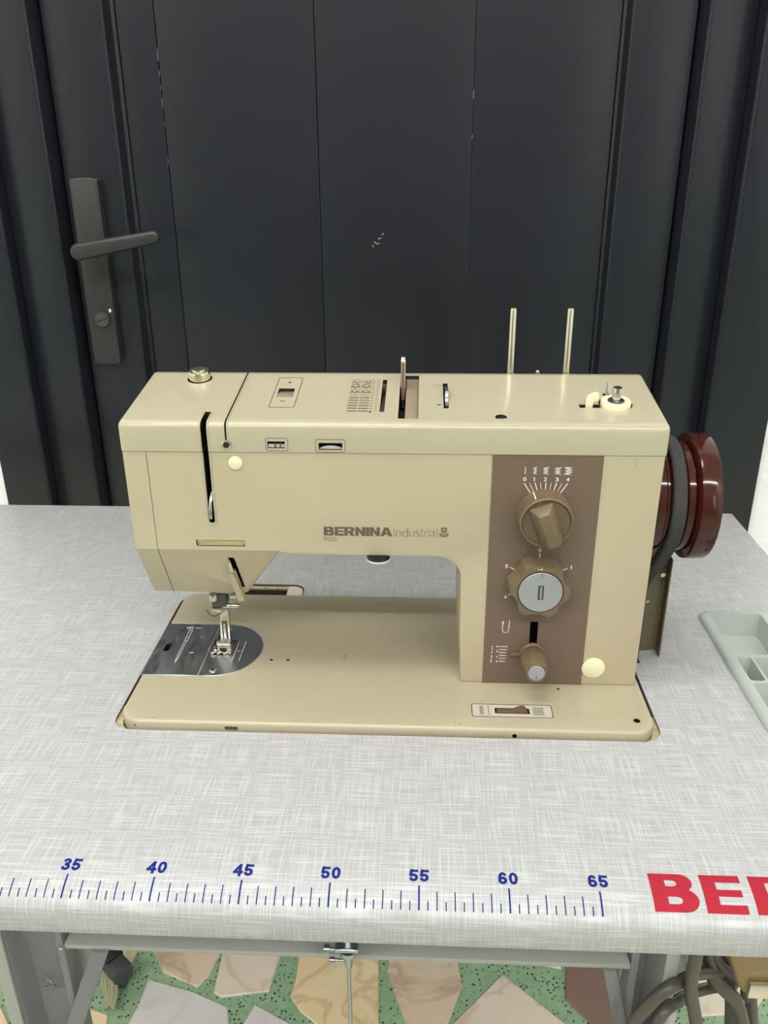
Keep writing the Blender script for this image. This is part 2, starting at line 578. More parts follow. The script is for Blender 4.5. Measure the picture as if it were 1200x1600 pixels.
def stamp_digit(bm, ch, x0, x1, y0, y1, fn):
    P, t, w = digit(ch)
    group_on('ruler_number')
    for pts in P:
        q = [(x0+(x1-x0)*p[0]/w, y0+(y1-y0)*p[1]) for p in pts]
        ribbon(bm, q, t*abs(y1-y0), fn)
    HOLD[0] = False

def one(bm, x, z, h, fn, name='numeral'):
    group_on(name)
    ribbon(bm, [(x, z), (x, z+h)], h*.24, fn)
    ribbon(bm, [(x-h*.26, z+h*.70), (x, z+h*.93)], h*.16, fn)
    each('scale_line')

def zig(x0, x1, y0, y1, n):
    return [(x0 if i % 2 else x1, y0+(y1-y0)*i/n) for i in range(n+1)]

# ================================================================== SETTING
def struct(o):
    o['kind'] = 'structure'
    return o
FZ = -ZT
# floor: grout bed, stones set in it
floor = struct(put('floor', box(-2.6, 2.8, -3.4, 0.75, FZ-0.05, FZ-0.003), GROUT, smooth=0))
HAND = [
 ('white', [(-.35,.517),(-.279,.5),(-.222,.478),(-.213,.45),(-.225,.40),(-.30,.385),(-.365,.41),(-.357,.446),(-.352,.475)]),
 ('brown', [(-.362,.60),(-.262,.60),(-.252,.568),(-.26,.528),(-.273,.507),(-.331,.529),(-.357,.566)]),
 ('cream', [(-.240,.605),(-.165,.60),(-.158,.567),(-.166,.505),(-.235,.493),(-.247,.50),(-.249,.567)]),
 ('yellow', [(-.13,.61),(-.02,.615),(-.008,.568),(-.002,.461),(-.02,.42),(-.074,.446),(-.115,.475),(-.134,.499),(-.130,.525)]),
 ('white', [(-.183,.484),(-.126,.456),(-.098,.42),(-.12,.38),(-.19,.39),(-.203,.43)]),
 ('brown', [(.012,.605),(.10,.607),(.112,.567),(.118,.527),(.095,.465),(.080,.425),(.045,.44),(.022,.501),(.006,.545)]),
 ('cream', [(.179,.547),(.262,.472),(.275,.425),(.20,.40),(.12,.42),(.098,.462)]),
 ('dark', [(.282,.60),(.36,.60),(.352,.53),(.345,.474),(.30,.47),(.266,.511)]),
 ('yellow', [(-.430,.60),(-.388,.60),(-.381,.566),(-.386,.527),(-.407,.538),(-.428,.556)]),
 ('yellow', [(-.435,.472),(-.390,.459),(-.384,.43),(-.40,.40),(-.45,.41)]),
 ('yellow', [(-.60,.47),(-.552,.467),(-.523,.436),(-.53,.39),(-.60,.39)]),
 ('cream', [(.462,.585),(.545,.58),(.56,.53),(.53,.50),(.45,.492),(.445,.53)]),
 ('brown', [(.58,.60),(.66,.60),(.66,.53),(.60,.50),(.575,.54)]),
 ('white', [(-.545,.60),(-.46,.60),(-.455,.53),(-.50,.50),(-.55,.52)]),
 ('cream', [(.12,.61),(.27,.61),(.268,.56),(.20,.575),(.13,.565)]),
 ('cream', [(.40,.46),(.47,.45),(.50,.41),(.44,.37),(.37,.40)]),
]
def stone(pts, kind, h):
    bm = poly_prism(pts, 'z', FZ-0.012, FZ+h)
    bev(bm, 0.0015, 1, lambda c, e: c.z > FZ+h-1e-4, 10)
    return put('stone', bm, MARB[kind], floor, smooth=0)
for k, p in HAND:
    stone(p, k, 0.0)
# the rest of the crazy paving: jittered cells, shrunk for the joints
seeds = []
for i in range(-9, 10):
    for j in range(-3, 5):
        seeds.append((i*0.20+random.uniform(-.06, .06), j*0.20-0.03+random.uniform(-.06, .06)))
def clip(poly, nx, ny, d):
    out = []
    for a, b in zip(poly, poly[1:]+poly[:1]):
        da, db = nx*a[0]+ny*a[1]-d, nx*b[0]+ny*b[1]-d
        if da <= 0:
            out.append(a)
        if (da < 0 < db) or (db < 0 < da):
            t = da/(da-db)
            out.append((a[0]+(b[0]-a[0])*t, a[1]+(b[1]-a[1])*t))
    return out
kinds = ['white', 'brown', 'cream', 'yellow', 'cream', 'white', 'yellow']
for si, s in enumerate(seeds):
    poly = [(s[0]-.3, s[1]-.3), (s[0]+.3, s[1]-.3), (s[0]+.3, s[1]+.3), (s[0]-.3, s[1]+.3)]
    for t in seeds:
        if t is not s and hypot(t[0]-s[0], t[1]-s[1]) < 0.6:
            dx, dy = t[0]-s[0], t[1]-s[1]
            L = hypot(dx, dy)
            nx, ny = dx/L, dy/L
            poly = clip(poly, nx, ny, nx*(s[0]+t[0])/2+ny*(s[1]+t[1])/2-0.016)
    if len(poly) < 3:
        continue
    mx = sum(p[0] for p in poly)/len(poly); my = sum(p[1] for p in poly)/len(poly)
    if -0.68 < mx < 0.72:
        poly = clip(poly, 0, 1, 0.355)
    poly = clip(poly, 0, 1, 0.62)
    if len(poly) < 3:
        continue
    A = abs(sum(a[0]*b[1]-b[0]*a[1] for a, b in zip(poly, poly[1:]+poly[:1])))/2
    if A < 0.003 or (-0.62 < mx < 0.68 and my > 0.36):
        continue
    stone(poly, kinds[si % 7], 0.0)

WT = 2.90
def wallpiece(name, m, *b):
    return struct(put(name, box(*b), m, smooth=0))
wb = box(-2.6, -0.497, 0.668, 0.75, FZ-0.003, WT)
box(0.464, 2.8, 0.668, 0.75, FZ-0.003, WT, wb)
box(-0.497, 0.464, 0.668, 0.75, 1.36, WT, wb)
struct(put('wall_back', wb, PLASTER, smooth=0))
wallpiece('wall_left', PLASTER, -2.65, -2.6, -3.4, 0.75, FZ-0.05, WT)
wallpiece('wall_right', PLASTER, 2.8, 2.85, -3.4, 0.75, FZ-0.05, WT)
wallpiece('wall_front', GREYW, -2.6, 2.8, -3.45, -3.4, FZ-0.05, WT)
wallpiece('ceiling', CEIL, -2.65, 2.85, -3.45, 0.75, WT, WT+0.05)

# door: frame, leaf of planks, handle
door = bpy.data.objects.new('door_1', None)
door.location = (0, 0.70, 0)
COL.objects.link(door)
struct(door)
door['label'] = 'dark blue-grey plank door in a stepped frame behind the table'
DT = 1.30
def dpart(name, bm, b=0.0020, m=DOOR, sm=38, label=None):
    if b:
        bev(bm, b, 3, ang=25)
    o = put(name, bm, m, door, sm)
    if label:
        o['label'] = label
    return o
dpart('frame_jamb', poly_prism([(-.501, .75), (-.501, .662), (-.4445, .662), (-.4415, .665), (-.4415, .75)], 'z', FZ, DT+.06))
dpart('frame_jamb', poly_prism([(.394, .75), (.394, .660), (.397, .657), (.4685, .657), (.4685, .75)], 'z', FZ, DT+.06))
dpart('frame_head', box(-.501, .4685, .660, .75, DT+.0601, DT+.12))
dpart('frame_stop', poly_prism([(-.4414, .74), (-.4414, .683), (-.3865, .680), (-.3840, .6815), (-.3790, .7005), (-.3780, .74)], 'z', FZ, DT), 0.0012)
dpart('frame_stop', poly_prism([(.3939, .74), (.3939, .683), (.3455, .680), (.3430, .6815), (.3385, .7005), (.3375, .74)], 'z', FZ, DT), 0.0012)
dpart('stile', poly_prism([(-.376, .735), (-.376, .700), (-.3090, .700), (-.3068, .7015), (-.3025, .7145), (-.2985, .7160), (-.2985, .735)], 'z', FZ+.01, DT-.004), 0.0010)
dpart('stile', poly_prism([(.336, .735), (.336, .700), (.2695, .700), (.2673, .7015), (.2640, .7145), (.2605, .7160), (.2605, .735)], 'z', FZ+.01, DT-.004), 0.0010)
xs = [-.2983, -.2546, -.0764, .1018, .2603]
for a, b in zip(xs, xs[1:]):
    bm = box(a+.0004, b-.0004, .7156, .735, FZ+.012, DT-.006)
    dpart('plank', bm, 0.0010)
bm = bmesh.new()
each('worn_speck')
for z, l in ((.478, .012), (.462, .006), (.449, .004), (.4300, .010), (.412, .003), (.371, .005)):
    ribbon(bm, [(-.2546, z), (-.2546, z+l)], .0004, front(0.7153))
for z, l in ((.436, .009), (.395, .004)):
    ribbon(bm, [(.1018, z), (.1018, z+l)], .0005, front(0.7153))
each('scuff_mark')
for p in ([(-.012, .282), (-.0085, .2795), (-.006, .2805)], [(-.0075, .2855), (-.004, .2865)], [(-.003, .2905), (-.0005, .2915)], [(-.0145, .278), (-.013, .2765)]):
    ribbon(bm, p, 0.0011, front(0.7153))
each('scuff_mark')
split_put(bm, mat('worn_through_paint', (0.30, 0.30, 0.30, 1), 0.7), door)
# handle set
pl = [(-.3665, .138), (-.350, .1365), (-.3335, .138), (-.3325, .354), (-.3495, .3555), (-.3665, .354)]
pl = arc(-.3497, .1405, .0168, .0035, 180, 360, 8) + arc(-.3497, .3535, .0168, .0030, 0, 180, 8)
plate = poly_prism(pl, 'y', .700, .688)
bev(plate, 0.0015, 2, lambda c, e: c.y < .6885)
plate = put('handle_plate', plate, HANDLE, door)
lev = arc(-.3490, .2775, .0098, .0098, 100, 262, 12) + arc(-.2600, .2935, .0070, .0072, -80, 95, 10)
lv = poly_prism(lev, 'y', .652, .641)
bev(lv, 0.004, 3)
lv = put('lever', lv, HANDLE, plate)
put('lever_neck', lathe([(.0085, 0), (.008, .034)], (-.3475, .6878, .2785), '-y', 20), HANDLE, plate)
bm = lathe([(.0092, 0), (.0092, .0045), (.0085, .0055)], (-.3478, .6878, .1935), '-y', 28)
kn = put('lock_knob', bm, mat('lock_knob_grey', (0.070, 0.073, 0.076, 1), 0.45, 0.3), plate)
a = radians(18)
bm = poly_prism([(-.3478+cos(a)*s*.0088-sin(a)*t, .1935+sin(a)*s*.0088+cos(a)*t) for s, t in ((-1, -.0006), (1, -.0006), (1, .0006), (-1, .0006))], 'y', .6823, .6820)
put('knob_slot', bm, DARK, plate, 0)
bm = bmesh.new(); fill(bm, arc(-.3378, .2042, .0015, .0024, 0, 330, 11), front(.6876))
put('lock_indicator', bm, mat('white_enamel', (0.8, 0.8, 0.78, 1), 0.4), plate, 0)

# ================================================================== TABLE
table = root('sewing_table', (-0.12, 0.28, FZ), 'industrial sewing table with pale grey linen-look top and blue ruler printed along its front edge', 'table')
TX0, TX1, TB = -0.66, 0.4015, 0.5555
def P_s(s):
    """point of the front profile at arc length s past the start of the roll (Y = .027)"""
    if s <= 0:
        return (.027-s, 0.0)
    t = acc = 0.0
    while t < pi/2:
        st = hypot(.030*cos(t), .014*sin(t))*0.004
        if acc+st >= s:
            t += 0.004*(s-acc)/st
            return (.027-.030*sin(t), -.014+.014*cos(t))
        acc += st; t += 0.004
    return (-.003, -.014-(s-acc))
_cache = {}
def on_roll(u, s):
    k = round(s, 6)
    if k not in _cache:
        y0, z0 = P_s(s); y1, z1 = P_s(s+1e-4); y2, z2 = P_s(s-1e-4)
        ty, tz = y1-y2, z1-z2
        L = hypot(ty, tz)
        _cache[k] = (y0+tz/L*0.00015, z0-ty/L*0.00015)
    y, z = _cache[k]
    return (u, y, z)
prof = [(TB, -.030), (TB, -.004), (TB-.001, -.0012), (TB-.004, 0)] + [(0.027, 0)] + [(.027-.030*sin(radians(t)), -.014+.014*cos(radians(t))) for t in range(5, 91, 5)] + [(-.003, -.0285), (-.0015, -.0305)]
bm = poly_prism(prof, 'x', TX0, TX1)
# round the right rear corner and the ends a little
bev(bm, 0.014, 4, lambda c, e: abs(c.y-TB) < 1e-4 and abs(e.verts[0].co.z-e.verts[1].co.z) > .015, 20)
top = put('tabletop', bm, [LAM, WOOD], table)
boolean(top, [
    poly_prism(rrect(-.1712, .2190, .1414, .3365, (.0135, .0135, .012, .012)), 'z', -.06, .02),
    poly_prism(rrect(-.126, -.0605, .30, .3635, (.001, .001, .011, .004)), 'z', -.012, .02),
    box(-.125, -.0785, .33, .358, -.06, .01),
    poly_prism(rrect(.2142, .2255, .240, .262, .002), 'z', -.06, .02),
    poly_prism(rrect(.2965, .398, .1545, .3185, .008), 'z', -.06, .02),
])
# notch shade sheet and yellowed pads in the corners of the cut-out
pad = put('notch_pad', bev(poly_prism(rrect(-.0765, -.0615, .330, .3620, (.001, .001, .010, .001)), 'z', -.0119, -.0008), 0.0006, 1), mat('greyed_felt', (0.60, 0.53, 0.43, 1), 0.8), table)
put('notch_rim', poly_prism(rrect(-.1255, -.0766, .3579, .3625, .0004), 'z', -.0050, -.0018), PADM, table)
put('notch_shade_sheet', box(-.1249, -.0770, .3566, .3578, -.0300, -.0030), mat('notch_shade_grey', (0.035, 0.038, 0.040, 1), 0.5), table)  # dark sheet put in for the shade inside the open notch
for sx in (-1, 1):
    cx = -.1577 if sx < 0 else .2055
    pts = [(cx+sx*p[0], .1549+p[1]) for p in arc(0, 0, .0134, .0134, -90, 0, 8)] + [(cx+sx*.0134, .1720), (cx+sx*.0098, .1720)] + [(cx+sx*p[0], .1602+p[1]) for p in arc(0, 0, .0091, .0163, 0, -90, 8)]
    put('corner_pad', poly_prism(pts, 'z', -.022, -.0022), PADM, table)
# ruler and lettering, printed on the rolled front edge
for h in range(58, 131):
    tk = bmesh.new()
    v = h/2
    x = (v-50)/100
    if h % 10 == 0: s0, w = .0142, .00095
    elif h % 2 == 0: s0, w = .0174, .00062
    else: s0, w = .0227, .00062
    for k in range(4):
        a, b = s0+(.0274-s0)*k/4, s0+(.0274-s0)*(k+1)/4
        fill(tk, [(x-w/2, b), (x+w/2, b), (x+w/2, a), (x-w/2, a)], on_roll)
    put('ruler_tick', tk, INKBLUE, table, 0)
for n in range(30, 66, 5):
    bm = bmesh.new()
    x = (n-50)/100
    for ch, a, b in zip(str(n), (-.0056, .0004), (-.0006, .0054)):
        stamp_digit(bm, ch, x+a, x+b, .0118, .0043, on_roll)
    put('ruler_number', bm, INKBLUE, table, 0)
for ch, a, b in (('B', .1785, .2035), ('E', .2067, .2290), ('R', .2336, .2588), ('N', .2630, .2870), ('I', .2920, .2995), ('N', .3045, .3285), ('A', .3315, .3605)):
    bm = bmesh.new()
    stamp(bm, heavy(ch), a, b, .0241, .0018, on_roll, 6)
    put('brand_letter', bm, INKRED, table, 0)

# stand under the top: columns, brace, front rail
def tpart(name, bm, m=FRAMEG, b=0.001, label=None):
    if b:
        bev(bm, b, 2)
    o = put(name, bm, m, table)
    if label:
        o['label'] = label
    return o
tpart('front_rail', box(-.1825, .1855, .0605, .066, -.1050, -.0306))
tpart('rail_lip', box(-.1825, .1855, .0475, .0604, -.1050, -.1012), FRAMEL, 0.0006, 'paler lower lip of the rail')  # paler colour stands in for light on the lip below the shaded web
for sx, xa, xb in ((-1, -.2265, -.1845), (1, .1865, .2115)):
    xo, xi = (xa, xb) if sx < 0 else (xb, xa)
    # column: an open-fronted channel with a broad outer flange
    d = 1 if sx < 0 else -1
    pts = [(xo, .066), (xo, .044), (xo+d*.0075, .044), (xo+d*.0095, .052), (xo+d*.0130, .060), (xi-d*.005, .060), (xi-d*.005, .050), (xi, .050), (xi, .066)]
    tpart('column', poly_prism(pts, 'z', FZ+.042, -.0306), FRAMEG, 0.0008)
    # outer face plate, lighter grey
    px = xo-d*.0016
    tpart('column_flange', box(min(px, xo+d*.0070), max(px, xo+d*.0070), .0410, .0438, FZ+.042, -.0307), FRAMEL, 0.0006, 'lighter grey flange of the column')
    # diagonal brace from the column up to the rail
    if sx < 0:
        q = [(-.1530, -.1051), (-.1643, -.1051), (-.2010, -.2000), (-.1890, -.2000)]
    else:
        q = [(.1766, -.1051), (.1685, -.1051), (.1885, -.1900), (.1968, -.1900)]
    tpart('brace', poly_prism(q, 'y', .0455, .0500), FRAMEG, 0.0005)
    tpart('foot_bar', box(min(xo, xi), max(xo, xi), -.16, .40, FZ, FZ+.0415), FRAMEG, 0.002)
    # weld bead where brace meets column
    if sx < 0:
        tpart('weld_bead', tube(smooth_path([(-.196, .0475, -.1385), (-.2025, .0515, -.137), (-.204, .0535, -.145), (-.2085, .0535, -.152), (-.198, .0525, -.147)], 4), .0009, 6), FRAMEG, 0)
tpart('gusset_plate', poly_prism([(-.2090, -.0308), (-.1560, -.0308), (-.1690, -.1355), (-.1920, -.2050), (-.2090, -.2050)], 'y', .0760, .0785), FRAMEW, 0, 'pale plate behind the left brace')
tpart('rail_screw', lathe([(.0016, 0), (.0013, .001)], (.1800, .0605, -.090), '-y', 10), BRASS, 0)
tpart('rail_screw', lathe([(.0012, 0), (.001, .001)], (-.1835, .0455, -.1015), '-y', 10), BRASS, 0)
tpart('side_panel', box(.2119, .2440, .1005, .1040, FZ+.042, -.0308), FRAMEW, 0.0005, 'pale grey panel beside the right column')

# ================================================================== SEWING MACHINE
mach = root('sewing_machine', (0.024, 0.239, -.03), 'beige industrial sewing machine with brown control panel set into the grey table', 'sewing machine')
def mp(name, bm, m, parent=mach, b=0, seg=2, label=None, sm=38):
    if b:
        bev(bm, b, seg)
    o = put(name, bm, m, parent, sm)
    if label:
        o['label'] = label
    return o

# ---- bed
BZ = .006
bm = poly_prism(rrect(-.1668, .2150, .1437, .3335, (.0165, .0165, .022, .012), 8), 'z', -.030, BZ)
bev(bm, .0028, 3, lambda c, e: c.z > BZ-1e-4)
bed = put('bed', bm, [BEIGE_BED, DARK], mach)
boolean(bed, [
    lathe([(.0024, -.01), (.0024, .02)], (.2028, .1570, 0), 'z', 20),
    lathe([(.0013, 0), (.0013, .02)], (-.0693, .2248, 0), 'z', 14),
    lathe([(.0013, 0), (.0013, .02)], (-.0560, .2253, 0), 'z', 14),
    lathe([(.0011, 0), (.0011, .02)], (.1529, .1935, 0), 'z', 12),
    lathe([(.0017, -.006), (.0017, .01)], (.1158, .1437, .0005), '-y', 16),
    poly_prism(rrect(.1034, .1282, .1613, .1679, .0008, 3), 'z', .0005, .02),
    poly_prism(rrect(-.1600, -.1548, .2335, .2455, .0025, 5), 'z', -.004, .02),
])
bm = bmesh.new()
each('paint_chip')
fill(bm, [(-.0893, .0006), (-.0885, -.0012), (-.0805, -.0014), (-.0793, .0), (-.0797, .0016), (-.0885, .0018)], lambda u, v: (u, .14362, v+.0012))
fill(bm, [(-.1560, -.001), (-.1535, -.0012), (-.1533, .0002), (-.1555, .0006)], lambda u, v: (u, .1436+(-.1533-u)*.55, v+.0025))
for x, y, r in ((-.1405, .1480, .0005), (-.139, .1505, .0003), (.0210, .2060, .0004), (.0745, .1495, .0004), (.0775, .1488, .0005), (.1910, .1650, .0004), (.0470, .1800, .0003)):
    fill(bm, arc(x, y, r, r*1.2, 0, 300, 5), lambda u, v: (u, v, BZ+.00012))
ribbon(bm, [(-.0122, .2290), (-.0103, .2345)], .0006, lambda u, v: (u, v, BZ+.00012))
split_put(bm, CHIP, bed)

# ---- needle plates of dark polished steel
PY0, PY1 = .2005, .2772
cyp, rp = (PY0+PY1)/2, (PY1-PY0)/2
slide = poly_prism([(-.1671, PY0), (-.1229, PY0), (-.1229, .2372), (-.1238, .2378), (-.1238, .2400), (-.1229, .2406), (-.1229, PY1), (-.1671, PY1)], 'z', .0035, BZ+.0004)
bev(slide, .0003, 1)
slide = put('slide_plate', slide, [STEEL, DARK], mach)
slide['label'] = 'dark steel slide plate with an oval finger hole'
boolean(slide, [poly_prism(rrect(-.1598, -.1550, .2337, .2453, .0023, 5), 'z', 0, .02)])
bm = bmesh.new()
fl = lambda u, v: (u, v, BZ+.00055)
for a, b in (((-.1462, .2660), (-.1462, .2515)), ((-.1437, .2660), (-.1437, .2515)), ((-.1458, .2500), (-.1456, .2250)), ((-.1441, .2500), (-.1443, .2250))):
    ribbon(bm, [a, b], .00032, fl)
ribbon(bm, [(-.1458, .2250), (-.1451, .2165), (-.1443, .2250)], .00045, fl)
for y in (.2665, .2550, .2505):
    ribbon(bm, [(-.1464, y), (-.1434, y)], .0007, fl)
mp('needle_drawing', bm, INKW, slide, sm=0, label='pale engraved needle drawing')
bm = bmesh.new()
each('plate_mark')
stamp(bm, glyphs('287', 0.02), -.1500, -.1435, .2690, .2716, fl)
stamp(bm, glyphs('mm', 0.0), -.1418, -.1370, .2692, .2710, fl)
ribbon(bm, [(-.1345, .2560), (-.1315, .2560)], .0005, fl)
ribbon(bm, [(-.1370, .2320), (-.1340, .2320)], .0009, fl)
split_put(bm, INKW, slide)
pts = [(-.1224, PY0), (-.1135, PY0)] + arc(-.1135, cyp, rp*.90, rp, -88, 88, 28) + [(-.1135, PY1), (-.1224, PY1)]
nplate = mp('needle_plate', poly_prism(pts, 'z', .0035, BZ+.0004), STEEL, b=.0003, seg=1, label='dark steel needle plate with a rounded end')
bm = bmesh.new()
each('guide_line')
for x in (-.0948, -.1004):
    ribbon(bm, [(x, .2210), (x, .2506)], .00045, fl)
ribbon(bm, [(-.0992, .2360), (-.0966, .2360)], .0008, fl)
split_put(bm, INKW, nplate)
mp('needle_hole', poly_prism(rrect(-.1175, -.1085, .2295, .2405, .001, 3), 'z', BZ+.0003, BZ+.00055), DARK, nplate, sm=0)
for x, y in ((-.1122, .2714), (-.1120, .2078)):
    mp('plate_screw', lathe([(.0031, 0), (.0031, .0002), (.0024, .0007), (.0006, .0009)], (x, y, BZ+.0003), 'z', 18), CHROME, nplate)

# ---- base switch
bm = poly_prism(rrect(.0868, .1446, .1572, .1722, .0018, 4), 'z', BZ-.0004, BZ+.0003)
sw = put('switch_label', bm, [mat('silver_label', (0.50, 0.46, 0.37, 1), 0.35), DARK], mach, 0)
boolean(sw, [poly_prism(rrect(.1034, .1282, .1613, .1679, .0008, 3), 'z', 0, .02)])
bm = bmesh.new()
gl = lambda u, v: (u, v, BZ+.00042)
each('label_outline')
ribbon(bm, rrect(.0870, .1444, .1574, .1720, .0018, 4), .0006, gl, True)
each('zigzag_symbol')
ribbon(bm, zig(.0925, .0953, .1595, .1700, 8), .0005, gl)
group_on('dash_symbol')
for y in (.1600, .1628, .1656, .1684):
    ribbon(bm, [(.0990, y), (.0990, y+.0016)], .0006, gl)
group_on('hatch_symbol')
for i in range(7):
    ribbon(bm, [(.1305, .1605+i*.0014), (.1385, .1605+i*.0014)], .0004, gl)
for i in range(3):
    ribbon(bm, [(.1325+i*.0022, .1600), (.1325+i*.0022, .1696)], .0002, gl)
split_put(bm, INKK, sw)
bm = poly_prism([(.1046, .0035), (.1046, .0068), (.1155, .0070), (.1215, .0098), (.1245, .0098), (.1272, .0060), (.1272, .0035)], 'y', .1622, .1668)
mp('rocker_switch', bm, mat('brown_rocker', (0.125, 0.075, 0.045, 1), 0.35), b=.0005, label='brown rocker switch')

# ---- body: column, arm, head with a sloped lower front
FY, BY = .200, .2885
pts = [(-.158, .1889), (-.158, .1145), (-.0545, .1145), (-.0505, .1122), (-.047, .1116)] + [(x, z) for x, z in arc(.0600, .0945, .0175, .0170, 90, 0, 8)] + [(.0782, .050), (.0800, .0061), (.2108, .0061), (.2116, .1889)]
bm = poly_prism(pts, 'y', FY, BY)
bev(bm, .0012, 2, lambda c, e: c.y < FY+1e-4 and c.z < .188 and not (c.z < .116 and c.x < -.0545))
bev(bm, .004, 2, lambda c, e: c.y > BY-1e-4)
# lower head
lo = bmesh.new()
hv = [(-.158, FY, .1146), (-.0525, FY, .1146), (-.0840, .2235, .067), (-.1565, .2235, .067), (-.158, BY, .1146), (-.0525, BY, .1146), (-.0840, BY, .067), (-.1565, BY, .067)]
V = [lo.verts.new(p) for p in hv]
for f in ((0, 1, 2, 3), (4, 7, 6, 5), (0, 3, 7, 4), (1, 5, 6, 2), (3, 2, 6, 7), (0, 4, 5, 1)):
    lo.faces.new([V[i] for i in f])
bmesh.ops.recalc_face_normals(lo, faces=lo.faces)
bev(lo, .0012, 2, lambda c, e: c.z < .110)
tmp = bpy.data.meshes.new('t'); lo.to_mesh(tmp); lo.free(); bm.from_mesh(tmp); bpy.data.meshes.remove(tmp)
body = put('body', bm, [BEIGE, DARK], mach)
def chf(x, t, d=0.0):
    """point on the sloped lower front: t = 0 top, 1 bottom, d out of it"""
    return (x, FY+.0235*t-.896*d, .1145-.0475*t-.443*d)
slot_c = poly_prism([(-.1021, .30), (-.1021, .1370), (-.1013, .1358), (-.0995, .1352), (-.0977, .1358), (-.0969, .1370), (-.0969, .30)], 'y', .19, .2165)
boolean(body, [slot_c,
    box(.1296, .1355, .18, .215, .0240, .0602),
    poly_prism([(-.0918, .1065), (-.0872, .1065), (-.0845, .074), (-.0875, .074)], 'y', .195, .222),
    poly_prism(rrect(-.1125, -.0772, .1176, .1224, .0005, 2), 'y', .19, .2026),
])
# face plate seam, cover seam
bm = bmesh.new()
ribbon(bm, [(-.1412, .1890), (-.1412, .1150)], .00035, front(FY-.00012))
for k in range(6):
    a, b = k/6, (k+1)/6
    bm.faces.new([bm.verts.new(p) for p in (chf(-.1414, a, .00012), chf(-.1410, a, .00012), chf(-.1410, b, .00012), chf(-.1414, b, .00012))])
mp('face_plate_seam', bm, SEAM, body, sm=0)
# ---- rolled lips round the thread slot
def lip(pts, r=.0008, par=None, m=BEIGE_TOP):
    return mp('slot_lip', tube(pts, r, 8), m, par or body)
for x in (-.1022, -.0968):
    lip([(x, FY, .1885), (x, FY, .1372)])
lip([(-.0995+.0027*cos(radians(a)), FY, .1372+.0022*sin(radians(a))) for a in range(180, 361, 15)])
# ---- gold threading plate
bm = box(-.1122, -.0775, .2010, .2024, .1179, .1221)
tp = mp('threading_plate', bm, STRIP, b=.0004, label='shiny brass coloured guide strip in the head')
bm = poly_prism([(-.1118, .1183), (-.0779, .1183), (-.0812, .1200), (-.1085, .1200)], 'y', .1995, .2008)
mp('plate_lip', bm, STRIP, tp, b=.0003)
# ---- round plugs
mp('cover_button', lathe([(.0048, 0), (.0048, .0008), (.0042, .0012)], (-.0794, FY-.0001, .1812), '-y', 28), CREAMB)
mp('cover_button', lathe([(.0086, 0), (.0086, .0010), (.0078, .0016)], (.1787, FY-.0001, .0213), '-y', 36), CREAMB)
# ---- take-up lever in the slot
bm = poly_prism([(.196, .1405), (.1975, .1395), (.2010, .1420), (.2100, .1520), (.2150, .150), (.2150, .160), (.2040, .1580), (.1965, .1480)], 'x', -.1003, -.0984)
mp('take_up_lever', bm, CHROME, b=.0004)
# ---- grey mark on the column
bm = bmesh.new(); ribbon(bm, [(.1925, .1870), (.1925, .1790)], .0011, front(FY-.00015))
mp('wear_mark', bm, mat('rubbed_enamel', (0.44, 0.38, 0.27, 1), 0.5), body, sm=0)

# ---- brand on the arm
bm = bmesh.new()
x = -.0202
each('brand_letter')
for ch, w in (('B', .0075), ('E', .0065), ('R', .0075), ('N', .0071), ('I', .0026), ('N', .0071), ('A', .0085)):
    stamp(bm, heavy(ch, 0.92, 0.30, 0.2), x, x+w, .1272, .1340, front(FY-.00015))
    x += w + .0003
split_put(bm, INKB, body)
bm = bmesh.new()
x = .0298
each('model_letter')
for ch, w, h0, h1 in (('I', .0003, 0, 1), ('n', .0034, 0, .70), ('d', .0040, 0, 1), ('u', .0034, 0, .70), ('s', .0029, 0, .72), ('t', .0019, 0, .95), ('r', .0017, 0, .70), ('i', .0004, 0, .98), ('a', .0038, 0, .72), ('l', .0003, 0, 1)):
    w2 = w
    if ch in 'Il':
        ribbon(bm, [(x, .1272), (x, .1336)], .00032, front(FY-.00015))
    else:
        stamp(bm, glyphs(ch, -0.022), x, x+w2, .1272+.0064*h0, .1272+.0064*h1, front(FY-.00015))
    x += w + .00092
x = -.0205
for ch, w in (('9', .0026), ('5', .0026), ('0', .0031)):
    stamp(bm, glyphs(ch, -0.02), x, x+w, .1228, .1260, front(FY-.00015)); x += w+.0004
split_put(bm, INKB, body)
bm = bmesh.new()
each('flower_emblem')
fx, fz = .0648, .1318
for a in range(4):
    q = radians(45+90*a)
    cx, cz = fx+cos(q)*.00042, fz+.0008+sin(q)*.00042
    fill(bm, [(cx, cz)] + arc(cx, cz, .0019, .0019, 90*a, 90*a+90, 8), front(FY-.00015))
ribbon(bm, [(fx, fz-.0012), (fx, fz-.0046)], .0006, front(FY-.00015))
for s in (-1, 1):
    ribbon(bm, [(fx+s*.0008, fz-.0045), (fx+s*.0018, fz-.0036), (fx+s*.0030, fz-.0030)], .0008, front(FY-.00015))
    ribbon(bm, [(fx+s*.0008, fz-.0031), (fx+s*.0020, fz-.0021), (fx+s*.0031, fz-.0018)], .0006, front(FY-.00015))
mp('flower_emblem', bm, INKB, body, sm=0)
# round chrome catch under the arm
ac = mp('arm_catch', lathe([(.0084, 0), (.0084, .0032), (.0078, .0036)], (.0182, .2035, .1118), (Vector((0, 0, -1)), Vector((1, 0, 0)), Vector((0, -1, 0))), 36), mat('dark_gloss_steel', (0.05, 0.055, 0.065, 1), 0.15, 1.0), label='dark half-round catch under the arm with a bright rim')
mp('catch_rim', lathe([(.0076, 0), (.0088, .0002), (.0088, .0014), (.0076, .0016)], (.0182, .2035, .1089), (Vector((0, 0, -1)), Vector((1, 0, 0)), Vector((0, -1, 0))), 36), mat('bright_nickel_rim', (0.72, 0.74, 0.77, 1), 0.35, 0.3), ac)

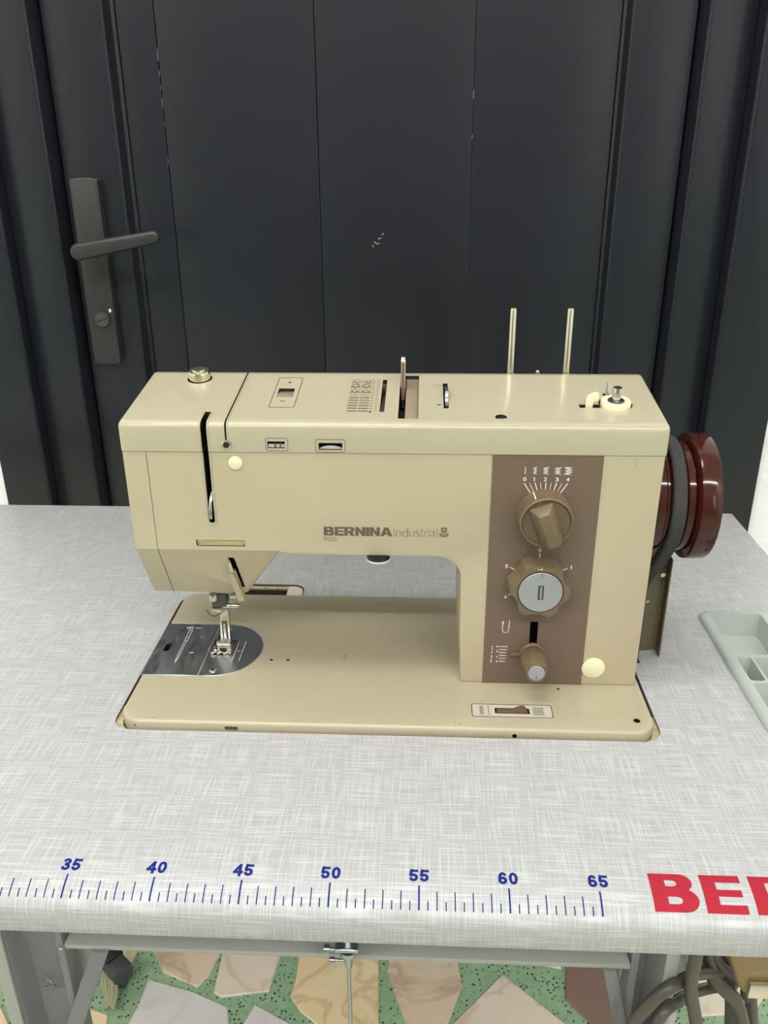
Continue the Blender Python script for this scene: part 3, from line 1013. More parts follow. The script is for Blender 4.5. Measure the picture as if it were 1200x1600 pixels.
# ---- control panel
PX = FY-.0006
panel = mp('control_panel', box(.0965, .1708, PX, FY-.00005, .0062, .1886), [BROWNP, DARK], label='brown control panel with white markings')
boolean(panel, [box(.1296, .1355, .18, .22, .0240, .0602)])
pf = front(PX-.00015)
bm = bmesh.new()
K1 = (.1335, .1455)
each('scale_line')
for i in range(9):
    t = i/8
    q0 = (.1187+(.1478-.1187)*t, .1686+.0006*sin(pi*t)); L = hypot(q0[0]-K1[0], q0[1]-K1[1])
    e = ((q0[0]-K1[0])/L, (q0[1]-K1[1])/L)
    ribbon(bm, [q0, (K1[0]+e[0]*.0165, K1[1]+e[1]*.0165)], .00068 if i % 2 == 0 else .0004, pf)
for i, n in enumerate('01234'):
    x = .1188+(.1479-.1188)*i/4 - (.0007 if i in (1, 2) else 0)
    each('numeral')
    if n == '1':
        one(bm, x, .1703, .0028, pf)
    else:
        stamp(bm, glyphs(n, 0.02), x-.0011, x+.0011, .1703, .1731, pf)
    group_on('stitch_symbol')
    a = (.0003, .0012, .0019, .0023, .0028)[i]
    ribbon(bm, zig(x-a, x+a, .1754, .1804, 6 if i else 10), .00046, pf)
    for z in ((.1754, .1804) if i > 3 else ()):
        ribbon(bm, [(x-a, z), (x+a, z)], .0004, pf)
K2 = (.1328, .0928)
for n, x, z, ang in (('0', .1326, .1183, 90), ('5', .1099, .1053, 150), ('1', .1557, .1051, 30), ('4', .1101, .0804, 208)):
    each('numeral')
    if n == '1':
        one(bm, x, z-.0014, .0028, pf)
    else:
        stamp(bm, glyphs(n, 0.02), x-.0011, x+.0011, z-.0014, z+.0014, pf)
    each('scale_line')
    c, s = cos(radians(ang)), sin(radians(ang))
    ribbon(bm, [(K2[0]+c*.0232, K2[1]+s*.0232), (K2[0]+c*.0190, K2[1]+s*.0190)], .0006, pf)
# return arrow
group_on('return_arrow')
ribbon(bm, [(.1145, .0608), (.1140, .0530)] + arc(.1118, .0530, .0023, .0025, 0, -180, 8) + [(.1094, .0548)], .0005, pf)
for z in (.0553, .0570):
    ribbon(bm, [(.1095, z), (.1096, z+.0012)], .0006, pf)
fill(bm, [(.1087, .0584), (.1104, .0584), (.1097, .0608)], pf)
# stitch length scale
each('scale_line')
for i in range(6):
    z = .0256+i*.0026
    ribbon(bm, [(.1083, z), (.1125+(.0003*i), z)], .0006, pf)
each('numeral')
for n, z in zip('6420', (.0256, .0295, .0345, .0386)):
    stamp(bm, glyphs(n, 0.02), .1058, .1073, z-.0008, z+.0008, pf)
group_on('stitch_symbol')
for z, l in ((.0245, .0028), (.0285, .0022), (.0325, .0017), (.0356, .0012), (.0380, .0008)):
    ribbon(bm, [(.1024+(z-.025)*.03, z), (.1024+(z-.025)*.03, z+l)], .0006, pf)
split_put(bm, INKW, panel)

def knurl(r, d, n):
    return lambda t, r=r, d=d, n=n: r - (d if int(t/(2*pi)*n*2+.5) % 2 else 0)
# stitch width dial
bm = lathe([(.0168, 0), (.0192, .0002), (knurl(.0192, .0004, 84), .0010), (knurl(.0183, .0004, 84), .0135), (.0181, .0148), (.0172, .0156), (.0166, .0152), (.0162, .0135)], (K1[0], PX, K1[1]), '-y', 168)
dial = mp('stitch_width_dial', bm, KNOBB, sm=30, label='large brown knurled dial with a slanted grip bar')
mp('dial_face', lathe([(.0161, 0), (.0161, .0005)], (K1[0], PX-.0136, K1[1]), '-y', 40), KNOBD, dial)
ang = radians(-20)      # the bar leans: its top to the left
def rotp(u, v):
    return (K1[0]+u*cos(-ang)-v*sin(-ang), K1[1]+u*sin(-ang)+v*cos(-ang))
def loft(levels, c, bm=None):
    bm = bm or bmesh.new()
    rings = []
    for y, pts in levels:
        rings.append([bm.verts.new((p[0], y, p[1])) for p in pts])
    n = len(rings[0])
    for a, b in zip(rings, rings[1:]):
        for i in range(n):
            bm.faces.new((a[i], a[(i+1) % n], b[(i+1) % n], b[i]))
    bm.faces.new(rings[0][::-1]); bm.faces.new(rings[-1])
    return bm
y0 = PX-.0140
bm = loft([(y0, [rotp(*p) for p in ((-.0086, -.0136), (.0086, -.0136), (.0086, .0136), (-.0086, .0136))]),
           (y0-.0035, [rotp(*p) for p in ((-.0074, -.0146), (.0074, -.0146), (.0078, .0138), (-.0078, .0138))]),
           (y0-.0105, [rotp(*p) for p in ((-.0036, -.0148), (.0036, -.0148), (.0036, .0098), (-.0036, .0098))])], K1)
mp('grip_bar', bm, KNOBB, dial, b=.0006)
bm = bmesh.new()
c, s = cos(radians(116)), sin(radians(116))
for k in range(4):
    pass
p0 = Vector((K1[0]+c*.0194, PX-.0012, K1[1]+s*.0194)); p1 = Vector((K1[0]+c*.0186, PX-.0134, K1[1]+s*.0186))
tv = Vector((-s, 0, c))*.0004
bm.faces.new([bm.verts.new(q) for q in (p0-tv, p0+tv, p1+tv, p1-tv)])
mp('pointer_line', bm, INKW, dial, sm=0)

# tension / length dial with nine scallops and a silver face
def scal(r, d):
    def f(t):
        k = ((t-radians(64))/radians(60)) % 1.0
        return r - (d*sin(pi*k/.72)**0.9 if k < .72 else 0)
    return f
bm = lathe([(.0180, 0), (scal(.0226, .0030), .0006), (scal(.0216, .0034), .0130), (scal(.0209, .0034), .0150), (.0163, .0152), (.0160, .0145)], (K2[0], PX, K2[1]), '-y', 144)
ten = mp('stitch_length_dial', bm, KNOBB, sm=32, label='scalloped brown dial with a silver face')
mp('dial_ring', lathe([(.0159, 0), (.0159, .0004)], (K2[0], PX-.0146, K2[1]), '-y', 48), INKK, ten)
df = mp('silver_face', lathe([(.0153, 0), (.0153, .0009), (.0150, .0012)], (K2[0], PX-.0147, K2[1]), '-y', 48), SILVER, ten, label='round silver face of the dial')
yy = PX-.0147-.0013
mp('coin_slot', poly_prism([(K2[0]-.0019, K2[1]-.0055), (K2[0]+.0021, K2[1]-.0055), (K2[0]+.0021, K2[1]+.0055), (K2[0]-.0019, K2[1]+.0055)], 'y', yy+.0002, yy-.0001), mat('slot_bronze', (0.07, 0.05, 0.035, 1), 0.4), ten, sm=0)
mp('slot_blade', poly_prism([(K2[0]-.0003, K2[1]-.0049), (K2[0]+.0007, K2[1]-.0049), (K2[0]+.0007, K2[1]+.0050), (K2[0]-.0003, K2[1]+.0050)], 'y', yy, yy-.0004), CHROME, ten, sm=0)
bm = bmesh.new()
ribbon(bm, [(K2[0]+.0002, K2[1]+.0148), (K2[0]+.0002, K2[1]+.0122)], .0004, front(yy-.0002))
mp('index_line', bm, INKK, ten, sm=0)
bm = bmesh.new()
ribbon(bm, [(K2[0]-.0006, K2[1]+.0194), (K2[0]+.0004, K2[1]+.0172), (K2[0]-.0030, K2[1]+.0180)], .00035, front(PX-.01525))
mp('pointer_line', bm, INKW, ten, sm=0)

# feed lever knob
K3 = (.1326, .0330)
bm = lathe([(.0070, 0), (.0096, .0004), (.0096, .0022), (.0088, .0030)], (K3[0], PX, K3[1]), '-y', 40)
lvk = mp('feed_lever_knob', bm, KNOBB, label='small knurled brown lever knob with a silver cap')
bm = poly_prism([(K3[0]-.0165, K3[1]-.0010), (K3[0], K3[1]-.0016), (K3[0], K3[1]+.0016), (K3[0]-.0165, K3[1]+.0010)], 'y', PX-.0006, PX-.0029)
mp('pointer_arm', bm, KNOBB, lvk, b=.0005)
bm = lathe([(.0080, .0030), (knurl(.0092, .0004, 48), .0060), (knurl(.0094, .0004, 48), .0120), (knurl(.0084, .0004, 48), .0200), (.0076, .0250), (.0070, .0264), (.0062, .0258)], (K3[0], PX, K3[1]), '-y', 96)
mp('knurled_grip', bm, KNOBB, lvk, sm=28)
cap = mp('silver_cap', lathe([(.0061, 0), (.0061, .0006), (.0058, .0009)], (K3[0], PX-.0256, K3[1]), '-y', 32), SILVER, lvk, label='silver cap of the knob')
bm = bmesh.new(); ribbon(bm, [(K3[0], K3[1]-.0048), (K3[0], K3[1]-.0016)], .0005, front(PX-.0256-.00105))
mp('index_line', bm, INKK, lvk, sm=0)

# ---- top cover
CZ0 = .18925
prof = [(.1992, CZ0), (.1992, .2060), (.1998, .2080), (.2015, .2097), (.2045, .21060)] + [(.2820, topz(.2820)), (.2860, topz(.2855)), (.2890, .2222), (.2905, .2190), (.2905, CZ0)]
bm = poly_prism(prof, 'x', -.1588, .2128)
bev(bm, .0034, 3, lambda c, e: (abs(c.x+.1588) < 1e-4 or abs(c.x-.2128) < 1e-4) and c.z > CZ0+.001, 30)
cover = put('top_cover', bm, [BEIGE_TOP, DARK], mach)
boolean(cover, [
    poly_prism([(-.1021, .17), (-.1021, .30), (-.0969, .30), (-.0969, .17)], 'y', .19, .2165),
    box(-.0854, -.0836, .19, .210, .1945, .25),
    box(-.0854, -.0836, .205, .30, .2035, .25),
    lathe([(.0021, -.008), (.0021, .006)], (-.0845, .1992, .1945), '-y', 18),
    box(-.0563, -.0444, .1985, .204, .1922, .1971),
    box(-.0215, -.0053, .1985, .205, .1914, .1963),
    box(-.0562, -.0446, .2418, .2565, .2145, .24),
    box(.0190, .0223, .2183, .2730, .2100, .25),
    box(.0320, .0457, .2080, .2810, .2030, .25),
    box(.0633, .0668, .2247, .2670, .2050, .25),
    lathe([(.0115, .200), (.0115, .24)], (.1825, .2335, 0), 'z', 36),
    box(.1570, .1740, .2270, .2320, .2050, .25),
    lathe([(.0092, .215), (.0092, .24)], (-.1190, .2735, 0), 'z', 28),
    lathe([(.0040, .2085), (.0040, .24)], (.1018, .2115, 0), 'z', 20),
    lathe([(.0026, .200), (.0026, .24)], (.1790, .2490, 0), 'z', 14),
])
# rolled lips of the slots in the cover
for x in (-.1022, -.0968):
    lip([(x, .1992, .1896), (x, .1992, .2060), (x, .1998, .2080), (x, .2015, .2097), (x, .2045, .2106), (x, .2163, topz(.2163))], .0007, cover)
for x in (-.0856, -.0834):
    lip([(x, .1992, .1975), (x, .1992, .2060), (x, .1998, .2080), (x, .2015, .2097), (x, .2045, .2106), (x, .2840, topz(.2840))], .0006, cover)
# slit eyelet
mp('slit_eyelet', lathe([(.0036, 0), (.0035, .0006), (.0027, .0009), (.0022, .0007)], (-.0845, .1991, .1945), '-y', 24), CHROME)
mp('slit_hole', lathe([(.0021, 0), (.0020, .0003)], (-.0845, .1983, .1945), '-y', 16), DARK)
# printed outlines and stitch chart
bm = bmesh.new()
each('printed_outline')
ribbon(bm, rrect(-.0588, -.0411, .2240, .2758, .0022, 4), .0004, on_top, True)
stamp(bm, glyphs('+', 0.0), -.0512, -.0486, .2650, .2690, on_top)
ribbon(bm, [(-.0526, .2345), (-.0488, .2345)], .0006, on_top)
cf = front(.1992-.00015)
ribbon(bm, rrect(-.0575, -.0424, .1904, .1994, .0013, 4), .0003, cf, True)
ribbon(bm, rrect(-.0235, -.0034, .1898, .1988, .0013, 4), .0003, cf, True)
split_put(bm, INKK, cover)
bm = bmesh.new()
for x0, ww in ((-.0038, .0068), (.0040, .0068)):
    for r in range(13):
        y = .2190+r*.0044
        n, amp = ((16, .0007), (16, .0007), (12, .0010), (8, .0014), (12, .0009), (10, .0011), (3, .0005), (4, .0016), (2, .0017), (4, .0016), (2, .0015), (3, .0012), (2, .0005))[r]
        pts = [(x0+ww*i/n, y+(amp if i % 2 else -amp)) for i in range(n+1)]
        ribbon(bm, pts, .00032, on_top)
        if r in (7, 9, 10, 11):
            ribbon(bm, [(p[0], p[1]+.0014) for p in pts], .00026, on_top)
for i in range(26):
    y = .2190+i*.00215
    ribbon(bm, [(.0150, y), (.0172, y)], .00022, on_top)
    if i % 2 == 0:
        ribbon(bm, [(.0118, y-.0004), (.0132, y+.0005)], .0005, on_top)
stamp(bm, glyphs('0', 0.03), .0117, .0135, .2165, .2195, on_top)
ch_ = mp('stitch_chart', bm, INKK, cover, sm=0, label='fine printed chart of stitch patterns')
ch_['kind'] = 'stuff'
bm = bmesh.new()
each('printed_dash')
for x, y in ((.0575, .2637), (.0600, .2632), (.0612, .2632), (.0625, .2632)):
    ribbon(bm, [(x, y), (x+.0008, y)], .0006, on_top)
ribbon(bm, [(.0588, .2300), (.0612, .2300)], .0010, on_top)
split_put(bm, INKK, cover)
# little controls in the cover
mp('balance_rocker', poly_prism([(.2420, .2150), (.2563, .2150), (.2563, .2168), (.2425, .2180)], 'x', -.0560, -.0448), mat('mauve_brown_plastic', (0.30, 0.21, 0.16, 1), 0.35), b=.0004, label='brown rocker in the top cover')
WHT = mat('white_wheel', (0.60, 0.58, 0.49, 1), 0.4)
mp('indicator_wheel', box(-.0562, -.0445, .2010, .2028, .1915, .1946), WHT)
mp('indicator_wheel', lathe([(.0165, 0), (.0165, .0016)], (-.0134, .2030, .1772), '-y', 48), WHT)
bm = bmesh.new()
for x in (-.0515, -.0480):
    mp('window_bar', box(x, x+.0005, .1997, .2009, .1923, .1970), INKK, cover, sm=0)

mp('stitch_slider', box(.0191, .0222, .2184, .2650, .2090, .2118), mat('grey_brown_slider', (0.075, 0.065, 0.058, 1), 0.4))
mp('red_slider', box(.0191, .0222, .2655, .2705, .2100, .2195), mat('dull_red', (0.17, 0.05, 0.035, 1), 0.5), b=.0003)
bm = poly_prism([(.2084, .2085), (.2806, .2205), (.2806, .2140), (.2084, .2035)], 'x', .0365, .0455)
mp('lever_gate', bm, mat('mauve_brown_enamel', (0.30, 0.225, 0.165, 1), 0.35), b=.0004, label='brown plate in the lever slot')
bm = poly_prism([(.256, .2050), (.276, .2050), (.2720, .2330)] + arc(.2670, .2360, .0046, .0050, 0, 180, 8) + [(.2622, .2330)], 'x', .0325, .0360)
gl_ = mp('stitch_lever', bm, BRASS, b=.0007, label='upright metal selector lever in the slot')
mp('lever_face', poly_prism([(.2565, .2060), (.2600, .2060), (.2622, .2370), (.2615, .2370)], 'x', .0331, .0354), mat('brown_lever_face', (0.18, 0.10, 0.07, 1), 0.35), gl_)
bm = lathe([(.0125, 0), (.0130, .0004), (.0130, .0020), (.0125, .0024)], (.0643, .2460, .2105), 'x', 36)
mp('thumb_wheel', bm, CHROME)
mp('cover_screw', lathe([(.0037, 0), (.0037, .0019), (.0028, .0026)], (.1018, .2115, .2087), 'z', 20), CHROME)
mp('screw_slot', box(.0992, .1044, .2111, .2119, .2110, .21145), DARK, sm=0)
# pressure knob
TN = Vector((0, -.16, .987))
bm = lathe([(.0080, -.006), (.0080, .0042), (.0078, .0048), (.0072, .0056), (.0072, .0060), (.0050, .0060), (.0046, .0072), (.0016, .0074)], (-.1190, .2735, .2225), (TN, Vector((1, 0, 0)), TN.cross(Vector((1, 0, 0)))), 36)
mp('pressure_knob', bm, BRASS, label='short polished knob on the head')
# bobbin winder
wc = Vector((.1822, .2320, topz(.2320)))
AX = (TN, Vector((1, 0, 0)), TN.cross(Vector((1, 0, 0))))
win = mp('bobbin_winder', lathe([(.0098, -.004), (.0104, -.0020), (.0104, .0026), (.0098, .0034), (.0062, .0034), (.0060, .0028)], wc, AX, 44), CREAM, label='cream bobbin winder wheel with chrome spindle')
mp('winder_hub', lathe([(.0058, .0024), (.0056, .0037), (.0030, .0044)], wc, AX, 28), mat('dark_chrome', (0.25, 0.25, 0.24, 1), 0.22, 1.0), win)
mp('winder_spindle', lathe([(.0027, .0040), (.0027, .0062), (.0033, .0066), (.0033, .0125), (.0030, .0130), (.0016, .0132)], wc, AX, 24), CHROME, win)
mp('winder_pin', lathe([(.0011, -.010), (.0011, .0085), (.0006, .0092)], (.1790, .2490, topz(.249)), AX, 14), CHROME)
lpts = [(.1612, -.0045), (.1612, .0062), (.1626, .0082), (.1672, .0102), (.1694, .0098), (.1700, .0070), (.1690, .0040), (.1662, .0030), (.1656, -.0045)]
bm = poly_prism([(x, z+topz(.2290)) for x, z in lpts], 'y', .2277, .2308)
mp('winder_latch', bm, CREAM, b=.0006, label='cream hooked winder latch')
# spool pins and their bar at the back
bm = poly_prism(rrect(.105, .168, .2907, .3000, .003, 4), 'z', .196, .206)
rail = mp('spool_pin_bar', bm, BEIGE_TOP, b=.001)
for x in (.1152, .1573):
    mp('spool_pin', lathe([(.0024, 0), (.0024, .0640), (.0020, .0652), (.0010, .0658)], (x, .2956, .2055), 'z', 18), BRASS, label='upright metal spool pin')
mp('thread_guide_pin', lathe([(.0014, 0), (.0014, .0180), (.0008, .0187)], (.1360, .2956, .2055), 'z', 12), BRASS)

# ---- presser lifter on the sloped front
def chp(pts, d0, d1):
    bm = bmesh.new()
    lo = [bm.verts.new(chf(x, t, d0)) for x, t in pts]
    hi = [bm.verts.new(chf(x, t, d1)) for x, t in pts]
    n = len(pts)
    bm.faces.new(lo); bm.faces.new(hi[::-1])
    for i in range(n):
        bm.faces.new((lo[i], lo[(i+1) % n], hi[(i+1) % n], hi[i]))
    return bm
gd = mp('needle_threader', chp([(-.0912, .22), (-.0896, .20), (-.0890, .46), (-.0912, .48)], -.006, .0035), CHROME, b=.0003, label='small chrome hook in the sloped slot')
mp('lifter_arm', chp([(-.0924, .46), (-.0895, .46), (-.0868, 1.08), (-.0905, 1.10), (-.0912, .98)], -.001, .0042), BEIGE, b=.0006, label='beige arm beside the needle bar')
# ---- needle bar, clamp, needle
NX, NY = -.1100, .2420
mp('needle_bar', lathe([(.0034, .050), (.0034, .075)], (NX+.001, NY, 0), 'z', 20), CHROME)
mp('bar_bracket', box(-.1150, -.0960, .2280, .2440, .0632, .0672), BEIGE, b=.0008)
cl = mp('needle_clamp', box(-.1142, -.1030, .2290, .2420, .0505, .0622), PLUGM, b=.0010, label='dark needle clamp')
mp('clamp_ball', lathe([(.0014, -.0035), (.0032, -.0025), (.0036, 0), (.0030, .0026), (.0010, .0036)], (-.1120, .2275, .0605), 'z', 16), CHROME, cl)
mp('clamp_block', box(-.1146, -.1066, .2270, .2420, .0462, .0504), BRASS, cl, b=.0006)
mp('clamp_screw', lathe([(.0018, 0), (.0018, .0068), (.0012, .0070), (.0012, .0078), (.0020, .0080), (.0020, .0120), (.0012, .0134)], (-.1066, .2320, .0506), 'x', 16), CHROME, cl)
mp('bar_stud', lathe([(.0022, 0), (.0022, .0050)], (-.1000, .2330, .0590), 'x', 14), CHROME, cl)
mp('thread_loop', tube(smooth_path([(-.1180, .2265, .0495), (-.1160, .2255, .0465), (-.1130, .2250, .0448), (-.1095, .2260, .0452), (-.1066, .2275, .0466)], 6), .00045, 6), INKK, cl)
mp('needle', tube([(NX, NY, .0475), (NX, NY, .030), (NX, NY, .0125), (NX, NY, .0058)], [.0008, .0008, .0005, .0002], 8), CHROME)
# ---- presser foot
sy = .2375
shp = [(-.1082, .0468), (-.1056, .0468), (-.1032, .0410), (-.1038, .0160), (-.1118, .0160), (-.1106, .0410)]
sh = poly_prism(shp, 'y', sy-.0020, sy+.0026)
pfm = mp('presser_foot', sh, CHROME, b=.0006, label='chrome presser foot resting on the needle plate')
mp('shank_groove', poly_prism(rrect(-.1096, -.1050, .0185, .0345, .0004, 2), 'y', sy-.0022, sy-.0019), mat('groove_bronze', (0.10, 0.085, 0.05, 1), 0.4, 0.5), pfm, sm=0)
mp('shank_spring', poly_prism(rrect(-.1083, -.1063, .0190, .0330, .0005, 3), 'y', sy-.0032, sy-.0021), CHROME, pfm, b=.0003)
mp('foot_block', box(-.1150, -.1036, .2335, .2440, .0122, .0166), CHROME, pfm, b=.0008)
mp('foot_yoke', box(-.1142, -.1030, .2320, .2430, .0090, .0120), BRASS, pfm, b=.0006)
mp('foot_window', box(-.1122, -.1066, .2316, .2322, .0096, .0114), DARK, pfm, sm=0)
sole = bmesh.new()
poly_prism([(-.1200, .2312), (-.1185, .2292), (-.1160, .2312), (-.1135, .2290), (-.1110, .2312), (-.1085, .2290), (-.1060, .2312), (-.1040, .2292), (-.1022, .2314), (-.1020, .2490), (-.1200, .2490)], 'z', BZ+.0006, BZ+.0028, sole)
mp('foot_sole', sole, CHROME, pfm, b=.0005)
mp('foot_screw', lathe([(.0011, 0), (.0011, .0022)], (-.1168, .2370, .0108), '-y', 12), CHROME, pfm)

# ---- hand wheel
WY, WZ = .2450, .1430
prof = [(.0300, .2122), (.0398, .2124), (.0408, .2132), (.0408, .2185), (.0395, .2196), (.0395, .2210), (.0365, .2222), (.0365, .2318), (.0395, .2330), (.0405, .2340), (.0405, .2380), (.0372, .2388), (.0372, .2396), (.0445, .2402), (.0460, .2412), (.0463, .2420), (.0463, .2535), (.0456, .2548), (.0440, .2553), (.0300, .2553), (.0285, .2540), (.0100, .2540)]
wheel = mp('hand_wheel', lathe(prof, (0, WY, WZ), 'x', 96), BAKE, sm=32, label='glossy dark brown hand wheel')

# ================================================================== BELT, GUARD, TRAY
BR = .0402
path = []
BY_, BZ_ = .53, -.848
a1 = math.atan2(-BY_, BZ_)       # lower front tangent point
pts = []
for k in range(13):
    pts.append((0, WY+BR+.0*k, WZ-.150+.150*k/12))
for k in range(1, 41):
    a = (2*pi+a1)*k/40
    pts.append((0, WY+BR*cos(a), WZ+BR*sin(a)))
e = pts[-1]
for k in range(1, 8):
    t = .052*k/7
    pts.append((-.0070*(k/7)**1.3, e[1]+BY_*t, e[2]+BZ_*t))
e = pts[-1]
for dy, dz in ((.0040, -.008), (.0058, -.016), (.0062, -.026), (.0062, -.045), (.0062, -.085)):
    pts.append((-.0078, min(e[1]+dy, .2510), e[2]+dz))
bm = bmesh.new()
xb0, xb1 = .2224, .2316
rings = []
for i, p in enumerate(pts):
    q0, q1 = Vector(pts[max(i-1, 0)]), Vector(pts[min(i+1, len(pts)-1)])
    T = (q1-q0).normalized()
    T = Vector((0, T.y, T.z)).normalized()
    Nn = Vector((0, T.z, -T.y))     # outward for this winding
    P = Vector(p)
    ring = []
    for x, o in ((xb0+.0012, .0042), (xb0, .0030), (xb0+.001, -.0034), (xb1-.001, -.0034), (xb1, .0030), (xb1-.0012, .0042)):
        q = P + Nn*o
        ring.append(bm.verts.new((x+p[0], q.y, q.z)))
    rings.append(ring)
for r0, r1 in zip(rings, rings[1:]):
    for k in range(6):
        bm.faces.new((r0[k], r0[(k+1) % 6], r1[(k+1) % 6], r1[k]))
bm.faces.new(rings[0]); bm.faces.new(rings[-1][::-1])
belt = tag(put('drive_belt', bm, FOAM), 'worn black rubber drive belt wrapped over the brown hand wheel', 'belt')

GY = .2575
gp = [(.2262, .0004), (.2395, .0025), (.2428, .0004), (.2432, .092)] + arc(.2392, .0935, .0040, .0052, 0, 90, 5) + [(.2262, .1000)]
bm = poly_prism(gp, 'y', GY, GY+.0012)
guard = put('belt_guard', bm, [OLIVE, OLIVE], None)
tag(guard, 'tall olive metal belt guard plate standing behind the machine column', 'belt guard')
boolean(guard, [lathe([(.0020, -.01), (.0020, .01)], (.2396, GY, .0700), '-y', 16), lathe([(.0014, -.01), (.0014, .01)], (.2304, GY, .0460), '-y', 16)])
put('guard_flange', bev(box(.2418, .2430, GY-.0085, GY-.0001, .0004, .088), .0003, 1), OLIVE, guard)
for z in (.040, .060):
    put('guard_rivet', lathe([(.0008, 0), (.0008, .0012)], (.2430, GY-.004, z), 'x', 8), OLIVE, guard)

# tray set in the table
def zloft(levels):
    b = bmesh.new()
    rs = [[b.verts.new((p[0], p[1], z)) for p in pts] for z, pts in levels]
    n = len(rs[0])
    for a, c in zip(rs, rs[1:]):
        for i in range(n):
            b.faces.new((a[i], a[(i+1) % n], c[(i+1) % n], c[i]))
    b.faces.new(rs[0][::-1]); b.faces.new(rs[-1])
    return b
ro = lambda o: rrect(.2935+o, .4005-o, .1510+o, .3215-o, .010-o*.5, 6)
bm = zloft([(-.0285, rrect(.2972, .3972, .1552, .3178, .008, 6)), (.0003, rrect(.2972, .3972, .1552, .3178, .008, 6)), (.0003, ro(0)), (.0014, ro(0)), (.0029, ro(.0007)), (.0039, ro(.0019)), (.0043, ro(.0034))])
tray = put('accessory_tray', bm, [TRAYM, TRAYM])
tag(tray, 'grey-green plastic accessory tray with small compartments let into the table right of the machine', 'tray')
def pocket(x0, x1, y0, y1, dp, slope=.004):
    b = bmesh.new()
    lo = rrect(x0+slope, x1-slope*.4, y0+slope, y1-slope, .0022, 4)
    hi = rrect(x0, x1, y0, y1, .0025, 4)
    r0 = [b.verts.new((p[0], p[1], -dp)) for p in lo]
    r1 = [b.verts.new((p[0], p[1], .0044)) for p in hi]
    r2 = [b.verts.new((p[0], p[1], .02)) for p in hi]
    n = len(lo)
    for a, c in ((r0, r1), (r1, r2)):
        for i in range(n):
            b.faces.new((a[i], a[(i+1) % n], c[(i+1) % n], c[i]))
    b.faces.new(r0[::-1]); b.faces.new(r2)
    return b
boolean(tray, [pocket(.3015, .3465, .2490, .3155, .0165, .003),
    pocket(.3020, .3135, .2125, .2458, .020), pocket(.3155, .3460, .2125, .2458, .020),
    pocket(.3020, .3280, .1570, .2095, .020), pocket(.3300, .3460, .1570, .2095, .020),
    pocket(.3600, .3940, .1600, .2400, .0165)])
put('tray_hole', lathe([(.0030, 0), (.0028, .0004)], (.3290, .2700, -.0166), 'z', 18), DARK, tray)  # dark disc standing for the small hole in the pocket floor

# ================================================================== UNDER THE TABLE
rod = root('adjusting_rod', (.0064, .036, -.40), 'thin zinc-plated rod hanging from a clamp under the middle of the table front', 'rod')
put('rod', lathe([(.0013, 0), (.0013, .40)], (.0064, .036, -.46), 'z', 12), ZINC, rod)
put('rod_head', lathe([(.0022, 0), (.0026, .003), (.0026, .012), (.0056, .0125), (.0056, .016), (.0030, .0165), (.0030, .027)], (.0064, .036, -.0970), 'z', 20), ZINC, rod)
put('clamp_plate', bev(box(-.0015, .0135, .0290, .0430, -.0775, -.0745), .0008, 1), ZINC, rod)
put('clamp_post', lathe([(.0032, 0), (.0032, .044)], (.0064, .036, -.0747), 'z', 16), ZINC, rod)
put('clamp_screw', lathe([(.0028, 0), (.0028, .0035), (.0014, .0036), (.0014, .0110)], (-.0085, .034, -.0800), 'x', 14), ZINC, rod)
put('clamp_screw', lathe([(.0018, 0), (.0018, .003), (.0010, .0031), (.0010, .0090)], (-.0050, .033, -.0880), 'x', 12), ZINC, rod)

sb = root('switch_box', (.285, .045, -.10), 'ochre brown switch box with a metal strip hanging under the right end of the table', 'switch box')
pts = [(.2310, -.0306), (.2385, -.075), (.2480, -.1000), (.2520, -.1068), (.2560, -.1085), (.3300, -.1085), (.3300, -.0306)]
bm = poly_prism(pts, 'y', .0340, .085)
bev(bm, .0035, 3, lambda c, e: c.z < -.031)
put('box_body', bm, BOXB, sb)
put('metal_strip', bev(box(.2530, .3320, .0300, .0341, -.1050, -.0930), .0012, 2), ALU, sb)['label'] = 'bright metal strip'

def cable(ctrl, r, label, name='power_cable'):
    return tag(put(name, tube(smooth_path(ctrl, 8), r, 12), CABLE), label, 'cable', 'cables hanging under the table')
cable([(.2232, .036, -.0306), (.2200, .036, -.0693), (.2197, .036, -.0830), (.2196, .036, -.0943), (.2204, .036, -.1056), (.2231, .036, -.1171), (.2284, .036, -.1375), (.2345, .037, -.1620), (.2405, .039, -.1950), (.2470, .042, -.24), (.2550, .046, -.32), (.2700, .06, -.60), (.31, .09, FZ+.006)], .0042, 'thick grey cable dropping straight down from the table edge, crossing in front of the others')
cable([(.2960, .125, -.185), (.2782, .105, -.1767), (.264, .095, -.1647), (.2322, .060, -.1233), (.2109, .037, -.1034), (.2018, .032, -.1042), (.1917, .031, -.1208), (.1858, .031, -.139), (.1790, .031, -.20), (.178, .02, -.60), (.225, -.02, FZ+.006)], .0040, 'thick grey cable arching to the left across the right column, upper of the two')
cable([(.3050, .140, -.215), (.2877, .118, -.2102), (.2728, .108, -.1957), (.2416, .075, -.1591), (.2161, .044, -.1289), (.2066, .034, -.1223), (.2023, .031, -.1261), (.2003, .030, -.1379), (.198, .030, -.20), (.196, .025, -.60), (.23, .01, FZ+.006)], .0040, 'thick grey cable arching to the left across the right column, lower of the two')
cable([(.2490, .092, -.0306), (.2490, .09, -.105), (.2504, .09, -.1337), (.2531, .09, -.1461), (.26, .09, -.1636), (.2699, .09, -.1755), (.2793, .09, -.1869), (.2876, .09, -.2101), (.2911, .09, -.2238), (.2960, .09, -.255), (.302, .09, -.32), (.31, .11, -.60), (.35, .13, FZ+.006)], .0052, 'thick grey cable bulging out beside the ochre box, lowest of the coiled loops')
